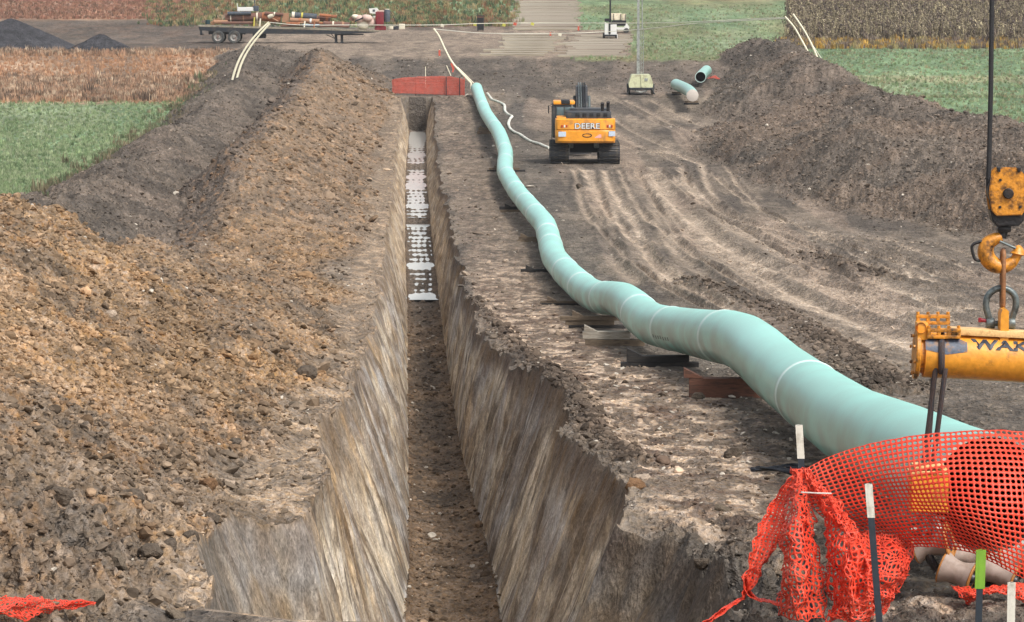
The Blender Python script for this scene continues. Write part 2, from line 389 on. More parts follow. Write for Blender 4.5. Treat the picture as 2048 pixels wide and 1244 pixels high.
# ---- relief
ext = sm(0, 1, WL[:, None] * 1.02 + wl[:, None] - np.abs(D)) * (D < 0) + sm(0, 1, WR[:, None] * 1.02 + wr[:, None] - np.abs(D)) * (D >= 0)
bank = np.clip(w_sp + w_tl + w_tr, 0, 1)
rough_ = .035 + .11 * bank + .09 * np.clip(w_tl + w_tr, 0, 1)
ramp = sm(Yof(190), Yof(176), YY) * (1 - sm(Yof(124), Yof(116), YY)) * (D > -14) * (D < 28)
rough_ = rough_ + .10 * ramp
bil = np.abs(fbm(X * 1.7 + n_b, YY * 1.0, 3, 21) - .5) * 2
bil2 = np.abs(fbm(X * 5.5, YY * 3.2, 3, 22) - .5) * 2
g_d = vn(X * 9 + n_c * 3, YY * 6.5, 24); g_e = vn(X * 19, YY * 15, 25)
rel = rough_ * ((n_b - .5) * 2.6 + (bil - .25) * 1.0 + (bil2 - .25) * .7) + bank * (.085 * (g_d - .5) + .05 * (g_e - .5)) \
    + (1 - bank) * (.022 * (g_d - .5) + .014 * (g_e - .5) + .03 * (n_c - .5))
# slumped rough shoulders at the near end of the trench
sh = np.exp(-((D - 2.1) / .75) ** 2) * sm(34, 29, YY) + np.exp(-((D + 2.3) / .5) ** 2) * sm(29, 26.5, YY) * .7
rel = rel + sh * (.30 * (n_c - .5) + .26 * (bil2 - .3) + .14 * (g_d - .5) - .18)
rimr = np.exp(-np.abs(np.abs(D) - np.where(D < 0, wl[:, None], wr[:, None])) / .25) * (act > 0)[:, None]
rel = rel + rimr * (.10 * (n_c - .5) * 2 + .05 * (bil2 - .3))
rel = rel * ext * (YY > 17)
# ruts
track_w = np.zeros_like(D)
for ln, w, a in TRACKS:
    w = w * .72; d = lat(X, YY, ln) + .12 * (n_b - .5) * 2; k = np.exp(-(d / w) ** 2) * a
    track_w = np.maximum(track_w, k); rel = rel - .08 * np.exp(-(d / w) ** 2) + .05 * np.exp(-((np.abs(d) - 1.5 * w) / (w * .5)) ** 2)
# rutted driving lane
lane = sm(5.6, 8, D) * (1 - sm(0, 2.0, D - (topr_foot(YY) - .3)))
rel = rel + lane * (.06 * (vn(X * .9, YY * .05, 41) - .5) + .03 * (vn(X * 2.3, YY * .11, 42) - .5)) * ext
Z = H0 + rel
# ---- trench depth
rim_l = Z[:, iL1 - 1].copy(); rim_r = Z[:, iW2].copy()
tfr = (np.arange(iL1, iW2) - iL1 + 1) / (iW2 - iL1 + 1)
flat_z = rim_l[:, None] * (1 - tfr) + rim_r[:, None] * tfr
Vt = V[:, iL1:iW2]; Yt = YY[:, iL1:iW2]; Dt = D[:, iL1:iW2]; side = np.sign(Dt)
rimz = np.where(Dt < 0, rim_l[:, None], rim_r[:, None])
WL_Z = pool(Y)
zb = base(Y) - dep
kw = np.interp(Y, [138, 150], [0, 1]); zb = np.where(Y < T1 - .45, zb * (1 - kw) + WL_Z * kw, zb)
fl_n = fbm(Dt * 3.5, Yt * 1.6, 4, 61) - .5
fl_g = .07 * (vn(Dt * 9, Yt * 5, 62) - .5)
wet = sm(141, 150, Yt) * (1 - sm(270, 272, Yt))
op = np.zeros_like(Yt)
for yq, wq in ((161, 1.4), (185, 1.6), (213, 2.2), (221, 1.5), (196, 1.2), (240, 2.0), (262, 9)): op = np.maximum(op, np.exp(-((Yt - yq) / wq) ** 2))
drier = np.interp(Yt, [146, 160, 175, 200], [.025, .0, -.012, -.03])
bmp = (np.clip(np.sin(2 * np.pi * Yt / 2.5 + 3 * (vn(Yt * .3, Dt * 1.5, 79) - .5)), -.3, 1) * .05 + .035 * np.cos(2 * np.pi * Dt / .27 * (.85 + .3 * vn(Yt * .1, 0 * Yt, 82)) + 4 * vn(Yt * .35, Dt * .8, 80)) * (.3 + 1.1 * vn(Yt * .25, Dt * 2, 83)) + .06 * (vn(Dt * 6, Yt * .8, 81) - .5) + drier) * (1 - op) - .09 * op
zfloor = wet * bmp + zb[:, None] + (fl_n * .12 + fl_g) * (1 - .9 * wet) + .10 * (np.abs(Dt) / hw) ** 4
rd = np.where(Dt < 0, half_l(Y)[:, None], half_r(Y)[:, None]) * 3.0
s_c = Yt - 1.1 * Vt + rd                           # tooth marks lean away as they go down
st1 = vn(s_c * 1.15, Vt * .7, 63 ); st2 = vn(s_c * 3.1, Vt * 1.1 + 5, 64); st3 = vn(s_c * .33, Vt * .4, 65); st4 = vn(s_c * 7.5, Vt * 1.4, 66)
blk = fbm(Yt * .9, Vt * 2.2, 3, 67)
off = (.14 * (st3 - .5) + .09 * (st1 - .5) + .05 * (st2 - .5) + .03 * (st4 - .5) + .12 * (blk - .5) + .07 * (np.abs(np.sin(np.pi * (s_c / .95 + .5))) - .6) * sm(.42, .6, fbm(Yt * .22, Vt * 1.2, 3, 88))) * np.sin(np.pi * np.clip(Vt, 0, 1)) ** .5
wallz = rimz + (zb[:, None] - rimz) * (Vt ** 1.0)
topn = (1 - sm(0, .16, Vt)) * (fbm(Yt * 5, Vt * 14, 3, 68) - .5)
wallz = wallz + .12 * topn * (Vt > 0)
isf = Vt >= .999
zt = np.where(isf, zfloor, wallz)
act2 = act[:, None]
ZT = np.where(act2 > 0, flat_z * (1 - act2) + zt * act2, flat_z)
ZT = np.where((act2 > .999), zt, ZT)
Z[:, iL1:iW2] = ZT
X[:, iL1:iW2] += (side * off * ~isf * (act2 > .5)) + .10 * side * topn * (act2 > .5) * ~isf
# ---- colours of the earths
C = np.zeros(D.shape + (3,), np.float32)
row_c = lin(124, 113, 101); C[:] = row_c
C *= (1 + .45 * (n_a - .5)[..., None] + .5 * (n_b - .5)[..., None] + .3 * (n_c - .5)[..., None])
C = mixc(C, lin(92, 85, 79), sm(.5, .62, fbm(X * .45 + 4, YY * .045, 4, 31)) * .7)
C = mixc(C, lin(166, 150, 132), sm(.55, .68, fbm(X * .9, YY * .10, 4, 32)) * .55)
# trampled pale bench beside the trench
bench = sm(.0, .5, D - wr[:, None]) * (1 - sm(1.9, 3.2, D - wr[:, None] - 1.0 * (n_a - .5))) * (D > 0) * (1 - sm(95, 140, YY) * .7)
chips = sm(.50, .60, fbm(X * 5.0, YY * 1.5, 3, 33))
bench = bench * (act > 0)[:, None]; bl = (1 - sm(.4, 1.6, -D - wl[:, None])) * (D < 0) * (act > 0)[:, None]
C = mixc(C, lin(142, 122, 104), bench * .6); C = mixc(C, lin(206, 182, 158, .85), bench * chips * .8)
C = mixc(C, lin(104, 84, 72), bench * sm(.56, .66, fbm(X * 3.1, YY * 1.3, 3, 34)) * .7)
C = mixc(C, lin(158, 138, 116), bl * .6); C = mixc(C, lin(190, 165, 138), bl * chips * .6)
# strip mixed towards a darker grey under the pipe
strip = np.exp(-((D - 3.9 - .012 * (YY - 40)) / .9) ** 2) * (V == 0)
C = mixc(C, lin(104, 98, 92), strip * .55)
C = mixc(C, lin(204, 184, 162, .82), track_w * (.95 + .6 * (n_b - .5)) * sm(5, 6, D))
C = mixc(C, lin(172, 152, 134), lane * sm(.5, .62, vn(X * .8, YY * .035, 35)) * .5 * (YY > 70))
for ln, w, h in BERMS:
    C = mixc(C, lin(98, 86, 76), np.exp(-(lat(X, YY, ln) / w) ** 2) * .8)
# spoil: tan, with grey and rust layers
spc = np.zeros_like(C); spc[:] = lin(152, 128, 102)
run = fbm(D * .5 + YY * .02, YY * .16, 4, 36); run2 = fbm(D * 1.6, YY * .5, 3, 37)
spc = mixc(spc, lin(170, 136, 98), sm(.5, .68, run) * .4); spc = mixc(spc, lin(118, 110, 102), sm(.5, .64, fbm(D * .45, YY * .12 + 7, 4, 38)) * .45)
spc = mixc(spc, lin(186, 158, 130), sm(.52, .7, run2) * .5); spc = mixc(spc, lin(104, 94, 84), sm(.56, .7, fbm(D * 1.3 + 3, YY * .5, 3, 39)) * .55)
spc = mixc(spc, lin(140, 122, 104), sm(120, 165, YY) * .6); spc = mixc(spc, lin(112, 102, 94), sm(-6.3, -7.6, D) * sm(95, 125, YY) * .85)
spc = mixc(spc, lin(186, 142, 98), sm(.58, .7, fbm(D * 5, YY * 1.6, 2, 91)) * .3)
spc *= (1 + .5 * (n_c - .5) + .35 * (n_d - .5) + .3 * (g_d - .5))[..., None]
C = C * (1 - w_sp[..., None]) + spc * w_sp[..., None]
tsc = np.zeros_like(C); tsc[:] = lin(120, 109, 98)
tsc = mixc(tsc, lin(128, 114, 102), sm(.5, .66, n_a) * .5); tsc = mixc(tsc, lin(88, 82, 76), sm(.5, .64, fbm(D * .6, YY * .2, 4, 40)) * .6)
tsc *= (1 + .6 * (n_c - .5) + .4 * (n_d - .5) + .3 * (g_d - .5))[..., None]
C = C * (1 - w_tl[..., None]) + tsc * w_tl[..., None]
trc = mixc(tsc * 1.04, lin(140, 122, 106), sm(.5, .66, fbm(D * .4, YY * .12, 3, 43)) * .55)
C = C * (1 - w_tr[..., None]) + trc * w_tr[..., None]
C = mixc(C, lin(96, 90, 84), np.clip(sh, 0, 1) * .8)
# dirt ramp up to the road, then the pale road
C = mixc(C, lin(104, 96, 88), ramp * (.6 + .7 * (n_b - .5)))
road = sm(Yof(119), Yof(112), YY + 10 * (n_a - .5)) * (1 - sm(Yof(62), Yof(57), YY + 6 * (n_a - .5)))
rx = sm(380, 420, px)
C = mixc(C, lin(168, 150, 132), road * rx * (.55 + .9 * (n_b - .5)) * (1 - sm(1255, 1275, px)))
C = mixc(C, lin(100, 94, 88), road * (1 - rx))
# fields
fieldw = np.clip(w_fl + w_fr, 0, 1)
pxl = px; yb = lambda y: Yof(y)
jig = 5 * (fbm(X * .08, YY * .02, 3, 44) - .5) + 3 * (n_a - .5)
green = np.zeros_like(C); green[:] = lin(122, 146, 110, .8)
green = mixc(green, lin(152, 162, 130, .85), sm(.48, .68, fbm(X * .22, YY * .05, 4, 45)) * .6); green = mixc(green, lin(112, 130, 98, .76), sm(.5, .66, fbm(X * .5, YY * .08, 4, 46)) * .5)
tan = np.zeros_like(C); tan[:] = lin(188, 160, 134, .8)
tan = mixc(tan, lin(138, 116, 98), sm(.46, .6, fbm(X * .1, YY * .05, 4, 47)) * .7); tan = mixc(tan, lin(190, 140, 104), sm(.52, .7, fbm(X * .3, YY * .12, 3, 48)) * .6)
L = pxl < 720
fl = green.copy()
tl2 = sm(yb(212), yb(203), YY + jig * .6); fl = fl * (1 - tl2[..., None]) + tan * tl2[..., None]
fl = mixc(fl, lin(140, 100, 74), sm(yb(204), yb(198), YY) * (1 - sm(yb(172), yb(160), YY)) * .55)
edge_b = sm(-16.5, -14.5, D); fl = mixc(fl, lin(122, 112, 96), edge_b * .5)
dk = sm(yb(112), yb(107), YY + jig * .3) * (1 - sm(yb(44), yb(36), YY + jig * .8)); fl = mixc(fl, lin(104, 96, 89), dk * (.9 + .4 * (n_b - .5)))
rf = sm(yb(42), yb(34), YY + jig * .8)
red = mixc(tan, lin(158, 122, 106), .55 + .5 * (n_a - .5)); grn2 = mixc(green, lin(150, 132, 98), .35 + 1.4 * (fbm(X * .12, YY * .03, 3, 49) - .5))
tog = sm(380, 560, pxl + 160 * (n_a - .5)); red = red * (1 - tog[..., None]) + grn2 * tog[..., None]
fl = fl * (1 - rf[..., None]) + red * rf[..., None]
grn3 = mixc(green, lin(150, 138, 100), .2 + 1.5 * (fbm(X * .15, YY * .04, 3, 51) - .5))
fr = green.copy(); fr = mixc(fr, lin(172, 168, 132), sm(yb(168), yb(163), YY) * (1 - sm(yb(153), yb(149), YY)) * .7)
pu = sm(yb(98), yb(95), YY) * (1 - sm(yb(84), yb(80), YY)); fr = mixc(fr, lin(128, 116, 106), pu)
crop = sm(yb(86), yb(82), YY) * sm(-4, 4, pxl - 1575); fr = mixc(fr, lin(112, 104, 84), crop)
# east of the road beyond the ramp
mid = sm(yb(124), yb(119), YY) * (pxl > 1150) * sm(0, .4, 1 - road * (pxl < 1262))
midw = np.clip(mid, 0, 1); frr = np.where((pxl > 1575)[..., None], fr, grn3)
C = C * (1 - w_fl[..., None]) + fl * w_fl[..., None]
C = C * (1 - w_fr[..., None]) + fr * w_fr[..., None]
far_mid = sm(yb(57), yb(52), YY) * (pxl <= 1155) * (pxl > 300)
fm = mixc(grn3, lin(120, 96, 84), (1 - sm(yb(40), yb(32), YY + jig * .5)) * sm(760, 800, pxl))
C = C * (1 - far_mid[..., None]) + np.where((pxl > 560)[..., None], fm, fl) * far_mid[..., None]
free = (1 - sm(.05, .3, tpr)) * midw
C = C * (1 - free[..., None]) + frr * free[..., None]
# trench colours
ct = np.zeros(Dt.shape + (3,), np.float32); ct[:] = lin(184, 172, 154, 1.1)
cs = Yt - 1.1 * Vt + rd
a1 = fbm(cs * .55, Vt * .5, 4, 70); a2 = fbm(cs * 1.3 + 9, Vt * .8, 3, 71); a3 = fbm(cs * 2.4, Vt * .9, 3, 72); a4 = vn(cs * 6.5, Vt * 1.8, 73)
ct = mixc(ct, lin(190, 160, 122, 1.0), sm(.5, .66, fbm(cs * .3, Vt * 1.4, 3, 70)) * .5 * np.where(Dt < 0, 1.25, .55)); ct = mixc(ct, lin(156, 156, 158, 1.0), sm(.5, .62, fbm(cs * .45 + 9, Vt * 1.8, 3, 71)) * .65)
ct = mixc(ct, lin(132, 108, 86), sm(.55, .68, a3) * .5); ct = mixc(ct, lin(196, 182, 160), sm(.6, .8, a4) * .5)
ct = mixc(ct, lin(96, 82, 70), sm(.7, .8, vn(cs * 5.1, Vt * 2.1, 74)) * .75); ct = mixc(ct, lin(84, 72, 62), sm(.62, .68, fbm(Yt * 1.5, Vt * 5, 3, 84)) * .6); ct = mixc(ct, lin(208, 196, 176, .95), sm(.6, .7, fbm(cs * .9 + 3, Vt * 1.6, 3, 85)) * .5)
ct = mixc(ct, lin(180, 160, 134, 1.0), sm(110, 160, Yt) * .6)
ct *= (1 + .55 * (fbm(Yt * 1.6, Vt * 7, 4, 86) - .5) + .5 * (fbm(cs * 4, Vt * 4, 3, 87) - .5))[..., None]
topd = (1 - sm(.05, .22 + .25 * (fbm(Yt * .5, 0 * Yt, 3, 75) - .4), Vt)); ct = mixc(ct, lin(100, 84, 74), topd * .85 * np.where(Dt > 0, 1, .6))  # dark topsoil layer below the rim, with overhang shadow painted into it
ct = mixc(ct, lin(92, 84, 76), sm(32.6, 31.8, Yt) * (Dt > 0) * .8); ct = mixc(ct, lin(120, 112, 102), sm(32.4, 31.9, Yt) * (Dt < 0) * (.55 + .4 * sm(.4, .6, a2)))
gr_ = np.clip(1 - np.abs(((cs / .95) % 1) - .5) * 9, 0, 1) * sm(.42, .6, fbm(Yt * .22, Vt * 1.2, 3, 88)); ct = mixc(ct, lin(108, 90, 74), gr_ * .75)  # tooth grooves: shade of their valleys painted in as dark brown
ct = mixc(ct, lin(134, 114, 92), .08 + .45 * sm(.48, .6, fbm(Yt * .35, Vt * 2.5, 4, 92)))
ct *= 1.02
cf = np.zeros_like(ct); cf[:] = lin(138, 118, 98); cf *= (1 + .9 * (fbm(Dt * 5, Yt * 2, 3, 76) - .5) + .5 * (vn(Dt * 16, Yt * 6, 77) - .5))[..., None]
cf = mixc(cf, lin(96, 88, 80), sm(.5, .62, fbm(Dt * 1.2, Yt * .3, 3, 78)) * .6); cf = mixc(cf, lin(112, 104, 96), sm(120, 150, Yt) * .8)
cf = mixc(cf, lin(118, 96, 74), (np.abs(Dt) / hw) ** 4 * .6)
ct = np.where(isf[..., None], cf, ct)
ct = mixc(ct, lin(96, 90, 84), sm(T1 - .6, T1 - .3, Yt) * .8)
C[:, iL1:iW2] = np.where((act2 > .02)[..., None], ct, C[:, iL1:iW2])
C = np.clip(C, .01, .8)

P3 = np.stack([X, YY, Z], -1).astype(np.float32)
def sheet(name, mask, mt, label=None, smooth=True):
    """faces of the grid chosen by a mask over cells -> one mesh"""
    idx = np.arange(nr * nc).reshape(nr, nc)
    q = np.stack([idx[:-1, :-1], idx[:-1, 1:], idx[1:, 1:], idx[1:, :-1]], -1)[mask]
    used, inv = np.unique(q.ravel(), return_inverse=True)
    me = bpy.data.meshes.new(name); co = P3.reshape(-1, 3)[used]
    me.vertices.add(len(used)); me.vertices.foreach_set('co', co.ravel())
    nf = len(q); me.loops.add(nf * 4); me.loops.foreach_set('vertex_index', inv.astype(np.int32).ravel())
    me.polygons.add(nf); me.polygons.foreach_set('loop_start', np.arange(nf, dtype=np.int32) * 4)
    me.polygons.foreach_set('use_smooth', np.full(nf, smooth))
    me.update()
    ca = me.attributes.new('Col', 'FLOAT_COLOR', 'POINT'); cc = np.ones((len(used), 4), np.float32); cc[:, :3] = C.reshape(-1, 3)[used]
    ca.data.foreach_set('color', cc.ravel()); me.materials.append(mt)
    o = bpy.data.objects.new(name, me); COL.objects.link(o); o['kind'] = 'structure'
    if label: o['label'] = label
    return o
cell = lambda a: a[:-1, :-1]
isT = np.zeros((nr, nc), bool); isT[:, iL1 - 1:iW2] = True
inY = (YY >= T0 - .03) & (YY < T1 + .03)
m_w = isT & inY; m_floor = np.zeros_like(isT); m_floor[:, iW1 - 1:iF1] = True; m_floor &= inY
wallm = m_w & ~m_floor
fieldm = ((w_fl > .5) | (w_fr > .5) | (midw * (1 - sm(.05, .3, tpr)) > .5) | (far_mid > .5)) & ~m_w
spm = (w_sp > .5) & ~fieldm & ~m_w; tlm = (w_tl > .5) & ~fieldm & ~m_w; trm = (w_tr > .5) & ~fieldm & ~m_w
gm = ~(fieldm | spm | tlm | trm | m_w)
sheet('ground', cell(gm), M['soil'], 'bare grey-brown dirt of the work strip with tyre tracks')
sheet('field', cell(fieldm), M['field'], 'green and straw coloured fields around the work strip')
sheet('spoil_bank', cell(spm), M['soil'], 'tan bank of dug-out soil along the trench')
sheet('topsoil_bank', cell(tlm), M['soil'], 'grey bank of topsoil beside the green field')
sheet('topsoil_bank', cell(trm), M['soil'], 'dark grey bank of topsoil on the far side of the driving lane')
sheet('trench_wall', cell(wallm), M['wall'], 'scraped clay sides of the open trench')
sheet('trench_floor', cell(m_floor), M['soil'], 'crumbly bottom of the open trench')
def z_at(Xq, Yq):                                   # real surface height from the grid
    i = int(np.clip(np.searchsorted(Y, Yq) - 1, 0, nr - 2)); r = X[i]; return float(np.interp(Xq, r, Z[i]))
def on(x, y, dz=0):
    Xq, Yq = ground_at(x, y); return Vector((Xq, Yq, z_at(Xq, Yq) + dz))
# ---------------------------------------------------------------- water lying in the far half of the trench
m, t, b = new_mat('muddy water painted sky white'); M['water'] = m
b.inputs['Base Color'].default_value = (*lin(226, 226, 220, .95), 1); b.inputs['Roughness'].default_value = .12; b.inputs['Specular IOR Level'].default_value = .6  # near-white base colour paints the sky reflection over the silt tone
nn = N(t, 'ShaderNodeTexNoise', Scale=1.5, Detail=3.0); bp = N(t, 'ShaderNodeBump', Strength=.12, Distance=.05); t.links.new(nn.outputs['Fac'], bp.inputs['Height']); t.links.new(bp.outputs[0], b.inputs['Normal'])
mb = MB(); ys = np.linspace(145, 271.4, 127); vs = []; fs = []
for i, yy in enumerate(ys):
    for d in (-.95, 0, .95): vs.append((float(xt(yy)) + d, yy, float(pool(yy)) + .005))
for i in range(len(ys) - 1):
    if abs(pool(ys[i]) - pool(ys[i + 1])) > .01: continue
    for k in (0, 1): q = i * 3 + k; fs.append((q, q + 1, q + 4, q + 3))
mb.add(vs, fs); tag(mb.build('water', M['water']), 'shallow water with its pale sky reflection painted in, lying in the bottom of the trench', kind='structure')

# ---------------------------------------------------------------- stones and clods
def rock_mesh(name, sub, seed, rough=.28, mt=None, flat=.75):
    rg = random.Random(seed); bm = bmesh.new(); bmesh.ops.create_icosphere(bm, subdivisions=sub, radius=.5)
    cuts = [(Vector((rg.gauss(0, 1), rg.gauss(0, 1), rg.gauss(0, 1))).normalized(), rg.uniform(.26, .42)) for _ in range(7)]
    for v in bm.verts:
        for n, d in cuts:
            e = v.co.dot(n) - d
            if e > 0: v.co -= n * e * .92
        v.co *= 1 + rg.uniform(-rough, rough) * .22
        v.co.z *= flat
    me = bpy.data.meshes.new(name); bm.to_mesh(me); bm.free(); me.materials.append(mt or M['clod'])
    return me
src = bpy.data.collections.new('clod shapes')
for k in range(7):
    o = bpy.data.objects.new('clod_shape', rock_mesh('clod_shape', 2 if k < 4 else 1, 100 + k)); src.objects.link(o)
def scatter_tree(coll):
    g = bpy.data.node_groups.new('scatter', 'GeometryNodeTree')
    g.interface.new_socket('Geometry', in_out='INPUT', socket_type='NodeSocketGeometry'); g.interface.new_socket('Geometry', in_out='OUTPUT', socket_type='NodeSocketGeometry')
    a = g.nodes.new('NodeGroupInput'); z = g.nodes.new('NodeGroupOutput'); i = g.nodes.new('GeometryNodeInstanceOnPoints'); c = g.nodes.new('GeometryNodeCollectionInfo')
    c.inputs['Collection'].default_value = coll; c.inputs['Separate Children'].default_value = True; c.inputs['Reset Children'].default_value = True
    g.links.new(a.outputs[0], i.inputs['Points']); g.links.new(c.outputs[0], i.inputs['Instance']); i.inputs['Pick Instance'].default_value = True
    for nm, ty, so in (('pick', 'INT', 'Instance Index'), ('turn', 'FLOAT_VECTOR', 'Rotation'), ('size', 'FLOAT_VECTOR', 'Scale')):
        n = g.nodes.new('GeometryNodeInputNamedAttribute'); n.data_type = ty; n.inputs['Name'].default_value = nm; g.links.new(n.outputs['Attribute'], i.inputs[so])
    g.links.new(i.outputs[0], z.inputs[0]); return g
G_clod = scatter_tree(src)
def scatter(name, pos, size, turn, pick, col, tree, label):
    me = bpy.data.meshes.new(name); n = len(pos); me.vertices.add(n); me.vertices.foreach_set('co', pos.astype(np.float32).ravel())
    a = me.attributes.new('pick', 'INT', 'POINT'); a.data.foreach_set('value', pick.astype(np.int32))
    for nm, arr in (('turn', turn), ('size', size)):
        a = me.attributes.new(nm, 'FLOAT_VECTOR', 'POINT'); a.data.foreach_set('vector', arr.astype(np.float32).ravel())
    a = me.attributes.new('ccol', 'FLOAT_COLOR', 'POINT'); c4 = np.ones((n, 4), np.float32); c4[:, :3] = col; a.data.foreach_set('color', c4.ravel())
    o = bpy.data.objects.new(name, me); COL.objects.link(o); md = o.modifiers.new('scatter', 'NODES'); md.node_group = tree
    return tag(o, label, kind='stuff')
rng = np.random.default_rng(5)
vis = (YY > 20) & (YY < 330) & (px > -60) & (px < 2110)
def clods(name, weight, n, med, sig, mx, label, cmul=1.0, flat=.8, pale=.006, dark=.08):
    w = (weight * vis).ravel(); w = w / w.sum(); k = rng.choice(w.size, n, p=w)
    p = P3.reshape(-1, 3)[k].astype(np.float64); s = F / p[:, 1]
    d = np.clip(rng.lognormal(math.log(med), sig, n) * np.interp(p[:, 1], [45, 90, 160, 300], [1.08, .95, .8, .6]), 1.6, mx) / s
    p[:, 0] += rng.normal(0, 3, n) / s; p[:, 1] += rng.normal(0, .0012, n) * p[:, 1]
    p[:, 2] += d * .12
    size = d[:, None] * rng.uniform(.7, 1.3, (n, 3)); size[:, 2] *= flat
    turn = np.stack([rng.normal(0, .35, n), rng.normal(0, .35, n), rng.uniform(0, 6.28, n)], 1)
    col = C.reshape(-1, 3)[k] * rng.lognormal(0, .22, (n, 1)) * cmul
    q = rng.random(n); col[q < pale] = lin(205, 195, 180); col[(q > pale) & (q < pale + dark)] *= .55
    return scatter(name, p, size, turn, rng.integers(0, 7, n), np.clip(col, .01, .75), G_clod, label)
toe = np.exp(-((D + 2.5) / .9) ** 2)
clods('soil_crumbs', w_sp * (V == 0) * (.25 + n_a), 42000, 6.2, .5, 36, 'crumbs of tan soil lying all over the spoil bank', cmul=.88)
clods('foot_clods', toe * (V == 0) * np.interp(YY, [24, 60, 130], [1, .6, .1]), 2600, 11, .5, 42, 'clods that rolled down to the foot of the spoil bank', cmul=.85, dark=.2)
clods('topsoil_crumbs', w_tl * (V == 0), 11000, 4.4, .42, 16, 'crumbs of grey soil lying on the topsoil bank')
clods('topsoil_lumps', w_tr * (V == 0), 30000, 4.4, .45, 20, 'lumps of dark soil lying on the far topsoil bank', pale=.012, dark=.15)
grd = (1 - np.clip(w_sp + w_tl + w_tr, 0, 1)) * (V == 0) * (1 - fieldw) * (YY < Yof(118))
clods('loose_stones', grd * (.15 + sm(.5, .62, n_a)), 7000, 4.2, .5, 20, 'small stones and crumbs strewn over the work strip', flat=.5, pale=.12)
clods('rim_crumbs', grd * (rimr * .7 + bench * .5 + sh * 2), 6500, 6.0, .5, 30, 'crumbs of clay along the edges of the trench', flat=.6, pale=.05, dark=.15)
bw = 0
for ln, w, h in BERMS: bw = bw + np.exp(-(lat(X, YY, ln) / w) ** 2)
clods('berm_clods', grd * bw, 4200, 7.5, .5, 28, 'dark clods heaped in low rows beside the pipe', cmul=.9, dark=.25)
clods('ramp_clods', ramp * (V == 0), 3600, 4, .45, 14, 'clods of dark soil on the dirt ramp below the road')
clods('floor_crumbs', ((V == 1) & (YY > 40) & (YY < 145)).astype(float), 3800, 5.5, .5, 24, 'crumbs of soil fallen to the trench bottom', dark=.15, pale=.04)
def stone_mat(nm, c): return mat(nm, c, .95, wear=tuple(v * .6 for v in c), wear_amt=.6, scale=5, var=.3, bump=.6, spec=.1)
M['stone'] = stone_mat('dried clay clod', lin(122, 110, 96)); M['stone2'] = stone_mat('dark clod', lin(106, 95, 84)); M['stone3'] = stone_mat('pale stone', lin(196, 176, 156)); M['stone4'] = stone_mat('rust brown clod', lin(134, 104, 78))
ROCKS = [(230, 1105, 54, 0, 'big angular clod with a dark underside at the spoil bank foot, nearest the netting'), (298, 1097, 46, 1, 'dark angular clod just right of the biggest clod at the bank foot'),
 (182, 1168, 50, 0, 'rounded grey clod between the orange netting and the biggest clods'), (245, 1143, 34, 0, 'smooth clod below the biggest clod at the bank foot'),
 (258, 978, 52, 1, 'dark crumbling lump standing out of the tan slope of the spoil bank'), (122, 985, 44, 1, 'dark grey lump low on the spoil bank left of the crumbling lump'), (196, 1006, 30, 1, 'small dark lump between two dark lumps on the spoil bank'),
 (414, 972, 40, 4, 'brown clod at the edge of the flat bench left of the trench'), (424, 1032, 32, 1, 'dark boxy clod on the bench left of the trench'), (456, 968, 24, 3, 'pale orange stone beside a brown clod on the bench'),
 (385, 1078, 34, 1, 'last dark clod of the row at the bank foot, nearest the trench'), (335, 1075, 42, 1, 'flat dark clod in the row at the bank foot'), (612, 745, 38, 1, 'grey clod lying alone on the bench far up the trench'),
 (86, 1058, 34, 0, 'grey clod low on the spoil bank above the orange netting'), (350, 1222, 36, 0, 'clod in the bottom strip of earth before the trench'), (60, 920, 26, 1, 'small dark clod on the tan slope near the left edge'),
 (1284, 952, 32, 3, 'pale stone sitting on the right rim of the trench'), (1268, 966, 44, 4, 'brown lump breaking off the right rim of the trench beside a pale stone'), (1395, 790, 24, 1, 'small dark clod on the bare ground left of the pipe'), (1468, 905, 34, 1, 'flat dark clod between the trench and the white topped stake'),
 (470, 890, 26, 1, 'dark clod on the lower edge of the spoil bank'), (590, 812, 24, 0, 'clod on the bench beside the left trench wall'), (520, 868, 22, 3, 'small pale stone at the toe of the spoil bank'),
 (1404, 1080, 34, 1, 'dark lump in the rough ground left of the orange netting'), (1330, 1130, 36, 1, 'dark lump at the near right shoulder of the trench'), (1446, 1010, 28, 0, 'grey clod left of the tied end of the orange netting'),
 (1010, 523, 12, 3, 'tiny white stone on the ground left of the pipe'), (1160, 372, 14, 1, 'small dark stone behind the excavator on the driving lane'), (220, 640, 22, 3, 'pale stone high on the spoil bank')]
for i, (x, y, s, k, lb) in enumerate(ROCKS):
    p = GP(x, y + s * .3); s_ = F / p.y; d = s / s_ * 1.25
    mt = [M['stone'], M['stone2'], M['stone'], M['stone3'], M['stone4']][k]
    o = bpy.data.objects.new('clod' if k != 3 else 'stone', rock_mesh('clod' if k != 3 else 'stone', 3, 300 + i, .34, mt, .7)); COL.objects.link(o)
    o.location = (p.x, p.y, z_at(p.x, p.y) + d * .12); o.scale = (d, d, d); o.rotation_euler = (random.uniform(-.4, .4), random.uniform(-.4, .4), random.uniform(0, 6))
    tag(o, lb, 'clod' if k != 3 else 'stone', 'loose clods around the trench')
